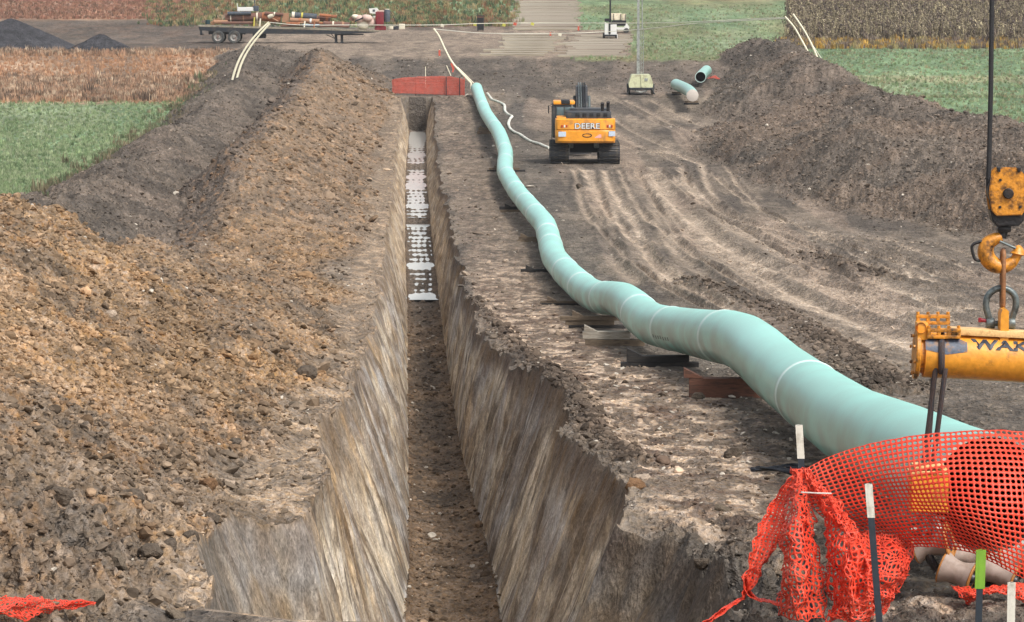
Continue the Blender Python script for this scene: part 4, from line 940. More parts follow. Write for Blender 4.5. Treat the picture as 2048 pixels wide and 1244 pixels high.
def net(name, g, mt, parent=None, hole=.62, crump=0.0, seed=1, org=Vector((0, 0, 0)), stagger=True, tv=.5):
    """g: grid of points; every cell is a frame of strands round an open hole"""
    nv, nu = g.shape[0] - 1, g.shape[1] - 1; vv, uu = np.meshgrid(np.arange(nv + 1), np.arange(nu + 1), indexing='ij')
    if crump:
        for ax in range(3):
            g[..., ax] += crump * ((fbm(uu * .42 + 7 * ax, vv * .42 + ax, 3, seed + ax) - .5) * 2.4 + (vn(uu * 1.3, vv * 1.3 + 3 * ax, seed + 9 + ax) - .5) * .8)
    vs = list(map(tuple, g.reshape(-1, 3))); fs = []; rg = random.Random(seed)
    for j in range(nv):
        for i in range(nu):
            a, b, c, d = g[j, i], g[j, i + 1], g[j + 1, i + 1], g[j + 1, i]
            ids = [j * (nu + 1) + i, j * (nu + 1) + i + 1, (j + 1) * (nu + 1) + i + 1, (j + 1) * (nu + 1) + i]
            n0 = len(vs); k8 = []
            for t in range(8):
                an = math.pi / 4 * t + math.pi / 8; rr = hole
                u = .5 + .5 * rr * math.cos(an) * 1.12; v = .5 + .5 * rr * math.sin(an) * 1.0
                vs.append(tuple((a * (1 - u) + b * u) * (1 - v) + (d * (1 - u) + c * u) * v))
            # inner ring order: angle 22.5 .. ; corners a(0,0) b(1,0) c(1,1) d(0,1)
            A, B, Cc, Dd = ids; I = lambda t: n0 + (t % 8)
            fs += [(B, Cc, I(0), I(7)), (Cc, I(1), I(0)), (Cc, Dd, I(2), I(1)), (Dd, I(3), I(2)), (Dd, A, I(4), I(3)), (A, I(5), I(4)), (A, B, I(6), I(5)), (B, I(7), I(6))]
    me = bpy.data.meshes.new(name); me.from_pydata([Vector(v) - org for v in vs], [], fs); me.materials.append(mt); me.polygons.foreach_set('use_smooth', [True] * len(fs)); me.update()
    o = bpy.data.objects.new(name, me); COL.objects.link(o)
    if parent: o.parent = parent
    md = o.modifiers.new('strand', 'SOLIDIFY'); md.thickness = .0035 if 'far' not in mt.name and 'faded' not in mt.name else .01; md.offset = 0
    return o
no = at0(1640, 1200, 330); fence = thing('safety_net', 'orange safety netting draped from a stake across the open pipe end', 'safety net', no)
T = lambda pts: [P(x, y, s) for x, y, s in pts]
# wide spread panel in front of the pipe mouth
panel = [T([(1598, 946, 331), (1660, 912, 331), (1730, 890, 332), (1810, 874, 333), (1900, 864, 334), (1990, 860, 335), (2090, 866, 335)]),
         T([(1610, 985, 331), (1680, 965, 332), (1750, 950, 334), (1820, 940, 337), (1900, 930, 339), (2000, 930, 340), (2100, 935, 338)]),
         T([(1640, 1030, 331), (1710, 1015, 333), (1780, 1000, 335), (1840, 1000, 338), (1910, 1000, 341), (2005, 1010, 342), (2110, 1015, 340)]),
         T([(1690, 1065, 331), (1745, 1055, 333), (1800, 1050, 336), (1860, 1045, 338), (1920, 1055, 341), (2000, 1080, 342), (2110, 1110, 340)]),
         T([(1745, 1105, 331), (1780, 1100, 333), (1820, 1094, 335), (1880, 1096, 338), (1945, 1106, 340), (2010, 1138, 341), (2110, 1190, 340)])]
g = lerp_rows(panel, 46, 27); net('net_panel', g, M['net'], fence, hole=.70, org=no, seed=3, crump=.003)
# crumpled swags hanging from the stake down to the ground
sw1 = [T([(1590, 935, 333), (1575, 1010, 336), (1562, 1090, 338), (1560, 1170, 339), (1562, 1232, 340)]), T([(1600, 942, 335), (1590, 1020, 341), (1592, 1100, 343), (1596, 1180, 344), (1600, 1240, 344)]),
       T([(1612, 945, 332), (1625, 1020, 336), (1640, 1100, 338), (1650, 1180, 339), (1650, 1238, 340)])]
g = lerp_rows(sw1, 40, 16); net('net_swag', g, M['net'], fence, hole=.68, crump=.035, org=no, seed=5)
sw2 = [T([(1604, 940, 333), (1640, 1010, 336), (1650, 1090, 338), (1655, 1170, 339), (1660, 1240, 340)]), T([(1618, 950, 334), (1670, 1020, 340), (1690, 1100, 342), (1700, 1180, 343), (1710, 1238, 343)]),
       T([(1640, 975, 332), (1700, 1040, 336), (1740, 1100, 339), (1750, 1180, 340), (1745, 1236, 340)])]
g = lerp_rows(sw2, 38, 18); net('net_swag', g, M['net'], fence, hole=.68, crump=.04, org=no, seed=8)
sw3 = [T([(1690, 1060, 333), (1740, 1062, 334), (1790, 1070, 335), (1828, 1100, 335)]), T([(1690, 1120, 338), (1740, 1120, 341), (1790, 1125, 341), (1816, 1145, 337)]), T([(1680, 1180, 340), (1730, 1180, 343), (1775, 1185, 342), (1796, 1180, 338)]),
       T([(1650, 1236, 341), (1690, 1238, 343), (1740, 1236, 342), (1775, 1215, 339)])]
g = lerp_rows(sw3, 28, 28); net('net_swag', g, M['net'], fence, hole=.68, crump=.035, org=no, seed=11)
# bunched tail that runs down to the left
def rope_net(pts, w, nu, name, seed, parent, cr_=.02, hole=.5):
    a = spline([P(*p) for p in pts], 8); rr = []
    for k, dx in enumerate((-1, -.3, .5, 1)):
        rr.append([p + Vector((dx * w[min(int(i / len(a) * len(w)), len(w) - 1)], (-.04, .03, -.03, .04)[k], 0)) for i, p in enumerate(a)][::4])
    g = lerp_rows(rr, nu, 7); return net(name, g, M['net'], parent, hole=hole, crump=cr_, org=no, seed=seed)
rope_net([(1596, 945, 332), (1568, 985, 333), (1545, 1040, 335), (1525, 1100, 337), (1500, 1160, 338), (1484, 1196, 338)], (.03, .05, .075, .07, .045, .02), 40, 'net_tail', 14, fence)
rope_net([(1484, 1196, 338), (1455, 1215, 339), (1420, 1240, 340), (1390, 1262, 340)], (.018, .03, .03, .03), 22, 'net_tail', 15, fence, .012)
rope_net([(1490, 1150, 338), (1503, 1190, 338), (1540, 1204, 339), (1590, 1216, 340)], (.02, .014, .014, .02), 24, 'net_tail', 16, fence, .010)
# a separate limp piece under the cradle
n2 = thing('safety_net', 'limp scrap of orange netting hanging below the pipe cradle by the green taped stake', 'safety net', at0(1960, 1190, 322))
g = lerp_rows([T([(1896, 1172, 322), (1930, 1176, 323), (1962, 1172, 324), (2000, 1172, 324), (2046, 1166, 324), (2100, 1160, 324)]), T([(1915, 1184, 325), (1938, 1188, 326), (1962, 1184, 325), (2000, 1178, 325), (2046, 1180, 325), (2100, 1190, 324)]), T([(1934, 1212, 324), (1942, 1208, 325), (1958, 1196, 325), (2000, 1182, 325), (2046, 1206, 325), (2100, 1216, 324)])], 34, 8)
net('net_panel', g, M['net'], n2, hole=.5, crump=.022, org=Vector(n2.location), seed=21)
n3 = thing('safety_net', 'low heap of orange netting lying in the bottom left corner', 'safety net', P(80, 1215, 330))
_ha, _hb = GP(5, 1216), GP(165, 1214); _sa, _sb = F / (_ha.y * CP - _ha.z * SP), F / (_hb.y * CP - _hb.z * SP)
def hq(x, y, up): return P(x, y, float(np.interp(x, [5, 165], [_sa, _sb])) * (1.006 + (y - 1216) * .0003 + up * .12))
n3.location = hq(80, 1225, 0)
xs3 = (-60, 0, 50, 100, 150, 190)
def edge3(ys_, us): return [hq(x, y, u) for x, y, u in zip(xs3, ys_, us)]
g = lerp_rows([edge3((1192, 1196, 1193, 1198, 1201, 1203), (.02, .05, .03, .05, .03, .02)), edge3((1204, 1206, 1204, 1206, 1205, 1205), (.09, .04, .10, .04, .06, .02)), edge3((1222, 1220, 1218, 1214, 1211, 1207), (.03, .10, .03, .07, .02, .02)), edge3((1240, 1228, 1240, 1222, 1218, 1210), (.02, .02, .04, .02, .02, .02))], 44, 9)
net('net_panel', g, M['net'], n3, hole=.66, crump=.016, org=Vector(n3.location), seed=25)
# stakes
M['stake'] = mat('dark green stake', lin(38, 48, 58), .5, var=.2, bump=.1); M['white_tip'] = mat('chalky white stake tip', lin(214, 210, 196, .85), .6, wear=lin(170, 160, 140), scale=10, var=.06)
M['green_tape'] = mat('lime green tape', lin(130, 178, 46), .5, var=.12)
def stake(x0, y0, x1, y1, s, tip, label, tipm='white_tip', w=.019):
    a = P(x1, y1, s); b = P(x0, y0, s); t = thing('stake', label, 'stake', a, group='stakes holding the orange netting')
    d = b - a; L_ = d.length; dn = d.normalized(); cut = dn * (L_ - tip)
    for nm, p, q_, mm, ww in (('post', -dn * .15, cut, 'stake', w), ('tip', cut - dn * .004, d, tipm, w * (1.15 if tipm == 'white_tip' else 1.5))):
        mb = MB(); u = Vector((1, 0, 0)); 
        # T-section post: web and flange
        for c, (sx, sy) in (((0, 0, 0), (ww, ww * .35)), ((0, ww * .4, 0), (ww * .4, ww * .8))):
            vs = [p + Vector((c[0] + i * sx / 1.0, c[1] + j * sy, 0)) for i, j in ((-1, -1), (1, -1), (1, 1), (-1, 1))] + [q_ + Vector((c[0] + i * sx, c[1] + j * sy, 0)) for i, j in ((-1, -1), (1, -1), (1, 1), (-1, 1))]
            mb.add(vs, [(0, 1, 2, 3), (4, 7, 6, 5), (0, 4, 5, 1), (1, 5, 6, 2), (2, 6, 7, 3), (3, 7, 4, 0)])
        mb.build(nm, M[mm], t)
    return t
stake(1598, 850, 1622, 1262, 329, .20, 'dark stake with a long white tip standing left of the netting by the pipe')
stake(1737, 968, 1760, 1262, 347, .19, 'dark leaning stake with a white tip in front of the orange netting')
stake(1962, 1100, 1956, 1270, 345, .22, 'dark stake wrapped with lime green tape in front of the cradle', 'green_tape')
stake(2023, 1165, 2021, 1290, 347, .34, 'stake with a white top at the bottom right edge', w=.02)
# zip tie sticks and the black webbing lying left of the first stake
M['webbing'] = mat('black webbing', lin(26, 30, 40), .8, var=.25, bump=.4)
wb = thing('webbing_strap', 'black webbing lying on the dirt left of the long white tipped stake', 'strap', on(1560, 948, 0)); wo = Vector(wb.location)
for k in range(4):
    mb = MB(); pts = [on(1510 + 22 * j + random.uniform(-6, 6), 938 + k * 5 + 3 * math.sin(j * 1.3 + k), .02 + .015 * k) - wo for j in range(6)]
    mb.tube(spline(pts, 4), .018, 6, flat=1.6); mb.build('strap_loop', M['webbing'], wb, smooth=True)
M['tie'] = mat('white tie', lin(220, 216, 206), .5)
tt = thing('cable_tie', 'long white cable tie sticking out of the bunched netting', 'cable tie', P(1632, 985, 338)); mb = MB(); mb.tube([Vector((-.09, -.02, .004)), Vector((0, -.03, 0)), Vector((.09, -.02, -.003))], .005, 6); mb.build('strap', M['tie'], tt)
# ---------------------------------------------------------------- excavator, seen from behind
M['ex_yellow'] = mat('excavator yellow', lin(244, 162, 46, .88), .4, wear=lin(186, 132, 72), wear_amt=.55, scale=1.6, var=.1)
M['ex_dark'] = mat('dark grey machine paint', lin(58, 62, 68), .5, wear=lin(90, 84, 76), scale=3, var=.15)
M['track'] = mat('muddy track steel', lin(60, 62, 66), .6, .2, wear=lin(104, 96, 86), scale=4, var=.3)
M['glass'] = mat('tinted cab glass', lin(96, 116, 120), .12, spec=.8, var=.1)
M['void'] = mat('black undercarriage', lin(24, 28, 34), .8, var=.2)
M['white'] = mat('white paint', lin(226, 226, 222, .85), .5, var=.05); M['lamp_red'] = mat('red reflector', lin(190, 40, 40), .3, var=.05)
M['pale_sticker'] = mat('pale blue sticker', lin(196, 210, 226, .85), .5, var=.25, scale=14); M['pink_sticker'] = mat('pink sticker', lin(236, 176, 170, .85), .5, var=.2, scale=14)
eg = on(1170, 329); U = 39.0; EX = 1169.5; EZ = 330
ex = thing('excavator', 'yellow excavator seen from behind on the driving lane with DEERE on its counterweight', 'excavator', (eg.x - .0, eg.y + 2.5, eg.z))
def e(x, y, d=0.0): return Vector(((x - EX) / U, d, (EZ - y) / U))
def ebox(name, x0, x1, y0, y1, d0, d1, m, bev=.03, parent=ex, taper=1.0):
    mb = MB(); a = e((x0 + x1) / 2, (y0 + y1) / 2, (d0 + d1) / 2); mb.box(a, ((x1 - x0) / U, d1 - d0, (y1 - y0) / U), bev=bev, taper=taper); return mb.build(name, m, parent, smooth=True)
for x0, x1 in ((1099, 1137), (1198, 1240)):
    tf = ebox('track_frame', x0 + 8, x1 - 8, 292, 322, -2.2, 2.2, M['void'], .05)
    # shoes round the loop
    Lh, rr, z0 = 2.05, .47, .52; per = 4 * Lh + 2 * math.pi * rr; n = 46; w = (x1 - x0) / U; cx = e((x0 + x1) / 2, 330).x
    proto = MB(); proto.box((0, 0, 0), (w, per / n * .93, .05)); proto.box((0, 0, .045), (w, .035, .06)); shoe = proto.build('track_shoe', M['track'], ex)
    for k in range(n):
        s = per * k / n
        if s < 2 * Lh: y, z, a = -Lh + s, rr, 0
        elif s < 2 * Lh + math.pi * rr: t = (s - 2 * Lh) / rr; y, z, a = Lh + math.sin(t) * rr, math.cos(t) * rr, -t
        elif s < 4 * Lh + math.pi * rr: y, z, a = Lh - (s - 2 * Lh - math.pi * rr), -rr, math.pi
        else: t = (s - 4 * Lh - math.pi * rr) / rr; y, z, a = -Lh - math.sin(t) * rr, -math.cos(t) * rr, math.pi - t
        o = shoe if k == 0 else shoe.copy()
        if k: COL.objects.link(o); o.parent = ex
        o.location = (cx, y, z + z0); o.rotation_euler = (a, 0, 0)
    for yy in (-Lh, Lh):
        mb = MB(); mb.lathe([(0, -.16), (.36, -.16), (.40, 0), (.36, .16), (0, .16)], (1, 0, 0), Vector((cx, yy, z0)), 20); mb.build('sprocket' if yy < 0 else 'idler', M['ex_dark'], ex, smooth=True)
ebox('car_body', 1140, 1196, 289, 309, -1.2, 1.2, M['void'], .05)
for x in (1141, 1193): ebox('track_motor', x - 5, x + 5, 286, 298, -2.3, -1.7, M['grey_steel'], .05)
mb = MB(); mb.lathe([(0, 0), (.65, 0), (.65, .2), (0, .2)], (0, 0, 1), e(1169, 293), 24); mb.build('slew_ring', M['void'], ex)
ebox('upper_deck', 1112, 1230, 276, 285, -2.9, 1.9, M['ex_dark'], .03)
# counterweight: rounded in plan, two tiers with a crease
mb = MB(); vs = []; prof = [(237, .10), (239, .0), (258, -.03), (260, .02), (262, -.02), (282, .0), (286, .10)]
pl2 = [(-1, .9), (-1, .25), (-.97, .12), (-.9, .03), (-.5, -.08), (0, -.1), (.5, -.08), (.9, .03), (.97, .12), (1, .25), (1, .9)]
for yy, ins in prof:
    for u, v in pl2: vs.append(e(EX, yy) + Vector((u * (60.5 / U) * (1 - ins * .1), -3.25 + (v if v > .5 else v + ins), 0)))
m_ = len(pl2); fs = [(i * m_ + k, i * m_ + k + 1, (i + 1) * m_ + k + 1, (i + 1) * m_ + k) for i in range(len(prof) - 1) for k in range(m_ - 1)]
fs += [tuple(range(m_)), tuple((len(prof) - 1) * m_ + k for k in reversed(range(m_))), tuple([i * m_ for i in range(len(prof))] + [i * m_ + m_ - 1 for i in reversed(range(len(prof)))])]
mb.add(vs, fs); cwt = mb.build('counterweight', M['ex_yellow'], ex, smooth=True)
text_part('lettering_outline', 'DEERE', .40, M['void'], cwt, e(1173, 252, -3.375), ext=.004, off=.022, sx=1.12, sp=1.04)
text_part('lettering', 'DEERE', .40, M['white'], cwt, e(1173, 252, -3.385), ext=.006, off=.006, sx=1.12, sp=1.04)
for x, c in ((1122.5, 'lamp_red'), (1127.5, 'white'), (1132, 'lamp_red'), (1214, 'lamp_red'), (1218.5, 'white'), (1223, 'lamp_red')):
    mb = MB(); mb.box(e(x, 252, -3.30), (.07, .05, .13), bev=.01); mb.build('reflector', M[c], cwt)
for x, y, w, h, c in ((1123, 268, 15, 10, 'pale_sticker'), (1223, 267, 13, 10, 'pale_sticker'), (1195, 272, 13, 7, 'pink_sticker'), (1173, 262.5, 12, 3, 'white')):
    mb = MB(); mb.box(e(x, y, -3.30 if abs(x - 1173) > 30 else -3.335), (w / U, .02, h / U)); mb.build('sticker', M[c], cwt)
mb = MB(); mb.tube([e(1173 + 9 * math.cos(g), 270.5 + 3.4 * math.sin(g), -3.345) for g in [2 * math.pi * k / 20 for k in range(20)]], .03, 6, close=True); mb.box(e(1173, 270.5, -3.33), (.36, .02, .1)); mb.build('badge', M['void'], cwt)
ebox('engine_hood', 1131, 1222, 223, 240, -3.0, -1.3, M['ex_dark'], .05)
ebox('hood_step', 1140, 1215, 219, 224, -1.5, -.2, M['ex_dark'], .04)
ebox('hood_stripe', 1112, 1131, 234, 240, -3.0, -1.2, M['ex_yellow'], .04)
for k in range(5): ebox('hood_vent', 1150 + k * 14, 1158 + k * 14, 226, 233, -3.03, -2.98, M['void'], .005)
# cab at the left, front of the house
ebox('cab', 1104, 1143, 209, 280, -.9, .9, M['ex_dark'], .08)
ebox('cab_roof', 1106, 1150, 205, 212, -1.0, 1.0, M['ex_yellow'], .06)
ebox('cab_roof_hatch', 1122, 1140, 203.5, 211, -1.04, .4, M['void'], .03)
ebox('cab_rear_window', 1113, 1127, 217, 236, -.93, -.88, M['glass'], .01); ebox('cab_rear_window', 1129, 1149, 217, 228, -.93, -.88, M['glass'], .01)
for x in (1103, 1110): mb = MB(); mb.tube([e(x, 214, -1.4), e(x, 285, -1.4)], .02, 6); mb.build('handrail', M['void'], ex)
mb = MB(); mb.box(e(1097, 224, .4), (.06, .12, .42), bev=.02); mb.tube([e(1099, 216, .4), e(1105, 212, .4)], .015, 6); mb.build('mirror', M['void'], ex)
for x, t_ in ((1204.5, 207), (1216, 205)):
    mb = MB(); mb.tube([e(x, 226, -2.3), e(x, t_ + 4, -2.3), e(x + .4, t_, -2.35)], [.085, .085, .10], 14); mb.build('exhaust_stack', M['black'], ex, smooth=True)
mb = MB(); mb.box(e(1171, 262, -3.26), (2.9, .02, .03)); mb.build('panel_seam', M['rust_brown'] if 'rust_brown' in M else M['brown_steel'], ex)
mb = MB(); mb.tube([e(1222, 236, -2.9), e(1218, 222, -2.9), e(1218, 222, -1.4), e(1222, 236, -1.4)], .02, 6); mb.build('handrail', M['void'], ex)
# boom seen end on, curving up and over; arm and bucket beyond
bo = [( .3, 1.7), (1.2, 2.9), (2.4, 3.65), (3.8, 3.7), (5.2, 3.1), (6.4, 2.2)]; bt = [.42, .55, .6, .55, .46, .36]
mb = MB(); n = len(bo); vs = []
cxb = e(1166, 300).x
for (yy, zz), th in zip(bo, bt):
    for sx in (-1, 1):
        for sz in (-1, 1): vs.append((cxb + sx * .30, yy, zz + sz * th / 2 - .1))
fs = []
for i in range(n - 1):
    a = i * 4; fs += [(a, a + 1, a + 5, a + 4), (a + 2, a + 6, a + 7, a + 3), (a + 1, a + 3, a + 7, a + 5), (a, a + 4, a + 6, a + 2)]
fs += [(0, 2, 3, 1), ((n - 1) * 4, (n - 1) * 4 + 1, (n - 1) * 4 + 3, (n - 1) * 4 + 2)]
mb.add(vs, fs); mb.build('boom', M['ex_dark'], ex)
for dx in (-.38, .38):
    mb = MB(); mb.tube([(cxb + dx, .6, 1.6), (cxb + dx, 2.7, 3.3)], .09, 10); mb.build('boom_cylinder', M['grey_steel' if dx > 0 else 'ex_dark'], ex, smooth=True)
for dx in (-.16, -.05, .06, .17):
    mb = MB(); mb.tube([(cxb + dx, .25, 1.9), (cxb + dx, 1.05, 3.15), (cxb + dx, 2.3, 3.93), (cxb + dx, 3.7, 4.0)], .035, 6); mb.build('hose_line', M['grey_steel' if dx < 0 else 'void'], ex, smooth=True)
mb = MB(); mb.tube([(cxb, 6.3, 2.3), (cxb, 6.8, 1.2), (cxb, 6.6, .7)], [.22, .2, .14], 8); mb.build('arm', M['ex_dark'], ex)
mb = MB(); mb.prismx([(6.2, .75), (6.9, .8), (7.3, .4), (7.0, .05), (6.3, .1)], cxb - .6, cxb + .6); mb.build('bucket', M['ex_dark'], ex)

# ---------------------------------------------------------------- flat deck trailer with its load
TG = on(575, 87); TS = 23.4; TR = thing('flatbed_trailer', 'long dark flat deck trailer parked on the road in the far left', 'trailer', (0, 0, 0))
def tp(x, y, d=0.0): return Vector(((x - 575) / TS, d, (88 - y) / TS))
TO = Vector((TG.x, TG.y + 1.3, TG.z)); TR.location = TO
M['t_dark'] = mat('black trailer steel', lin(34, 40, 48), .6, wear=lin(70, 62, 56), scale=3, var=.25)
M['deck'] = mat('dusty deck boards', lin(158, 150, 132), .9, wear=lin(110, 98, 84), scale=2, var=.2)
M['tyre'] = mat('dusty tyre', lin(70, 72, 72), .9, wear=lin(110, 104, 94), scale=4, var=.2); M['rim'] = mat('dusty wheel rim', lin(150, 148, 142), .5, wear=lin(120, 70, 54), scale=5, var=.2)
DK = lambda x: 52 + (x - 391) * .028
for k in range(16):                                               # deck boards laid across in panels
    x0 = 391 + k * 23.2; mb = MB(); mb.box(tp(x0 + 11.6, DK(x0 + 11.6), 0), (23.0 / TS, 2.5, .12), rot=(0, R(1.6), 0)); mb.build('deck_board', M['deck'], TR)
for d in (-1.18, 1.18, -.5, .5):
    mb = MB(); mb.prism([(tp(393, DK(393) + 1.5).x, tp(0, DK(393) + 1.5).z), (tp(762, 64).x, tp(0, 64.5).z), (tp(740, 66).x, tp(0, 66.5).z), (tp(690, 66).x, tp(0, 68.5).z), (tp(500, 66).x, tp(0, 68).z), (tp(395, 61).x, tp(0, 61).z)], d - .06, d + .06); mb.build('side_rail', M['t_dark'], TR)
mb = MB(); mb.box(tp(398, 64, -1.1), (.2, .1, .5)); mb.build('tail_lamp_box', M['t_dark'], TR); mb = MB(); mb.box(tp(398, 70, 0), (.1, 2.3, .1)); mb.build('bumper', M['t_dark'], TR)
mb = MB(); mb.box(tp(450, 66, 0), (3.2, 1.6, .3)); mb.build('axle_frame', M['t_dark'], TR)
for x in (433, 466):
    for d in (-1.2, -.88, .88, 1.2):
        mb = MB(); r = .56; mb.lathe([(r * .62, -.13), (r * .93, -.13), (r, -.07), (r, .07), (r * .93, .13), (r * .62, .13)], (0, 1, 0), tp(x, 74.6, d), 28); w = mb.build('wheel', M['tyre'], TR, smooth=True)
        mb = MB(); mb.lathe([(r * .64, -.10), (r * .56, -.06), (r * .30, -.03), (r * .24, -.10), (0, -.11)], (0, 1, 0), tp(x, 74.6, d), 20); mb.build('rim', M['rim'], w, smooth=True)
for x in (673, 685):
    for d in (-.8, .8):
        mb = MB(); mb.box(tp(x, 76, d), (.16, .16, .85)); mb.box(tp(x, 86.5, d), (.3, .3, .05)); mb.build('landing_leg', M['t_dark'], TR)
mb = MB(); mb.tube([tp(654, 70, -.9), tp(672, 78, -.9), tp(664, 68, -.9)], .04, 6); mb.build('landing_brace', M['t_dark'], TR)
mb = MB(); mb.box(tp(516, 72, 0), (1.1, 1.6, .45), bev=.03); mb.build('tool_box', M['t_dark'], TR)
mb = MB(); mb.box(tp(700, 70, .0), (2.5, 2.2, .08)); mb.build('plank_rack', M['t_dark'], TR)
# load
M['rust'] = mat('rusty brown pipe', lin(126, 88, 74), .8, wear=lin(96, 78, 72), scale=2.5, var=.2); M['rust_o'] = mat('orange rust', lin(178, 112, 74), .8, wear=lin(130, 84, 60), scale=3, var=.2)
M['tan_card'] = mat('tan wrap', lin(176, 134, 104), .9, var=.12); M['navy'] = mat('dark blue grey tarp', lin(72, 82, 94), .8, wear=lin(110, 112, 112), scale=4, var=.25)
M['yellow_strap'] = mat('yellow strap', lin(206, 196, 84), .7, var=.1); M['cream'] = mat('cream fabric', lin(226, 218, 196, .85), .8, var=.1); M['pinkish'] = mat('pinkish tarp', lin(206, 178, 166, .85), .85, var=.12)
M['tank_red'] = mat('dark red tank', lin(136, 30, 44), .5, wear=lin(90, 30, 36), scale=4, var=.15); M['green_drum'] = mat('dark green drum', lin(34, 66, 70), .5, var=.15); M['blue_rag'] = mat('light blue fitting', lin(150, 176, 196), .7, var=.2)
def load(name, label, cat, x, y, fn, d=0.0, group='load on the flat deck trailer'):
    t = thing(name, label, cat, TO + tp(x, y, d), group=group); fn(t, lambda px_, py_, dd=0.0: Vector(((px_ - x) / TS, dd, (y - py_) / TS))); return t
def l_pipe(x0, y0, x1, y1, r, m, d0=-.3, bands=()):
    def f(t, q):
        a, b = q(x0, y0, d0), q(x1, y1, d0); mb = MB(); mb.lathe([(r - .03, 0), (r, 0), (r, (b - a).length), (r - .03, (b - a).length)], b - a, a, 20); mb.lathe([(r - .03, 0), (r - .03, (b - a).length)], b - a, a, 20); mb.build('pipe_body', M[m], t, smooth=True)
        for xx, mm, w in bands:
            u = (xx - x0) / (x1 - x0); mb = MB(); mb.lathe([(r + .01, -w), (r + .025, -w), (r + .025, w), (r + .01, w)], b - a, a + (b - a) * u, 20); mb.build('strap', M[mm], t, smooth=True)
    return f
load('steel_pipe', 'long rusty brown pipe strapped on the back of the trailer', 'pipe', 480, 49, l_pipe(446, 36, 525, 33, .37, 'rust', bands=((458, 'cream', .05), (484, 'tan_card', .06), (512, 'cream', .07))))
load('steel_pipe', 'thinner dark pipe lying below the long rusty pipe', 'pipe', 470, 49, l_pipe(440, 46, 506, 46, .13, 'rust', d0=-.9))
load('pipe_fitting', 'orange rusty pipe fitting at the end of the long rusty pipe', 'pipe fitting', 543, 50, l_pipe(522, 33, 560, 37, .38, 'rust_o', d0=-.35))
def f(t, q):
    mb = MB(); mb.lathe([(.10, 0), (.17, 0), (.19, .25), (.13, .5)], (.8, -.3, .3), q(536, 34, -.9), 14); mb.build('valve_body', M['cream'], t, smooth=True); mb = MB(); mb.tube([q(543, 36, -.95), q(556, 43, -1.0)], .06, 8); mb.build('spout', M['tan_card'], t, smooth=True)
load('valve', 'small cream valve lying in front of the orange fitting', 'valve', 543, 45, f)
def f(t, q):
    mb = MB(); mb.prism([(q(562, 27).x, q(0, 27).z), (q(577, 26).x, q(0, 26).z), (q(576, 44).x, q(0, 44).z), (q(563, 45).x, q(0, 45).z)], -.6, .3); mb.build('panel', M['tan_card'], t)
load('carton', 'upright tan carton in the middle of the trailer load', 'carton', 570, 46, f)
load('steel_pipe', 'dark blue grey pipe with a yellow strap in the middle of the load', 'pipe', 608, 48, l_pipe(582, 30, 634, 34, .27, 'navy', bands=((604, 'yellow_strap', .08), (586, 'cream', .12))))
load('steel_pipe', 'rusty tapered pipe piece right of the blue grey pipe', 'pipe', 645, 50, l_pipe(630, 36, 662, 40, .22, 'rust', bands=((655, 'rust_o', .12),)))
def f(t, q):
    for i, (x0, x1, yy, mm, dd) in enumerate(((572, 600, 47.5, 'rust_o', -1.0), (596, 612, 46, 'tan_card', -.9), (606, 640, 50, 'blue_rag', -1.05), (618, 650, 46.5, 'rust_o', -.8), (636, 700, 53, 'rust', -1.0), (640, 690, 49, 'rust_o', -.7), (560, 640, 52, 'rust', -.6))):
        mb = MB(); mb.tube([q(x0, yy, dd), q((x0 + x1) / 2, yy + random.uniform(-1, 1), dd), q(x1, yy + .6, dd)], random.uniform(.07, .13), 8); mb.build('rod', M[mm], t, smooth=True)
load('rod_bundle', 'mixed rusty rods and bars along the near edge of the trailer deck', 'rods', 630, 55, f)
for i, (x, y0, y1, mm, lb) in enumerate(((506, 53, 34, 'yellow_strap', 'yellow stake post leaning in front of the rusty pipe'), (518, 53, 37, 'cream', 'pale stake post right of the yellow one on the trailer edge'), (609, 55, 42, 'cream', 'pale stake post in the middle of the trailer edge'), (629, 56, 41, 'rust_o', 'orange stake post on the trailer edge'))):
    def f(t, q, x=x, y0=y0, y1=y1, mm=mm): mb = MB(); mb.tube([q(x, y0, -1.2), q(x + 1.5, y1, -1.1)], .07, 6); mb.build('post', M[mm], t)
    load('stake_post', lb, 'post', x, y0, f)
def f(t, q):
    mb = MB(); mb.lathe([(0, 0), (.2, 0), (.22, .1), (.2, .36), (0, .38)], (0, 0, 1), q(410, 49), 14); mb.build('body', M['green_drum'], t, smooth=True); mb = MB(); mb.tube([q(416, 47), q(424, 41), q(430, 45)], .08, 6); mb.build('hose', M['tan_card'], t)
load('drum', 'small dark green drum at the tail end of the trailer', 'drum', 410, 50, f)
def f(t, q):
    mb = MB(); mb.box(q(489, 18, 0), (1.5, .5, .34), bev=.03); mb.build('panel', M['white'], t); mb = MB(); mb.box(q(474, 21), (.14, .2, .5)); mb.build('leg', M['white'], t)
    mb = MB(); mb.box(q(509, 17), (.5, .5, .45), bev=.05); mb.tube([q(508, 12), q(506, -2)], .05, 6); mb.build('pump', M['navy'], t); mb = MB(); mb.tube([q(472, 14), q(471, 6)], .03, 6); mb.build('antenna', M['white'], t)
    mb = MB(); mb.tube([q(512, 22), q(513, 28)], .1, 6); mb.build('post', M['cream'], t)
load('pump_unit', 'white boxed pump unit standing on top of the rusty pipe', 'pump', 490, 27, f, d=-.3)
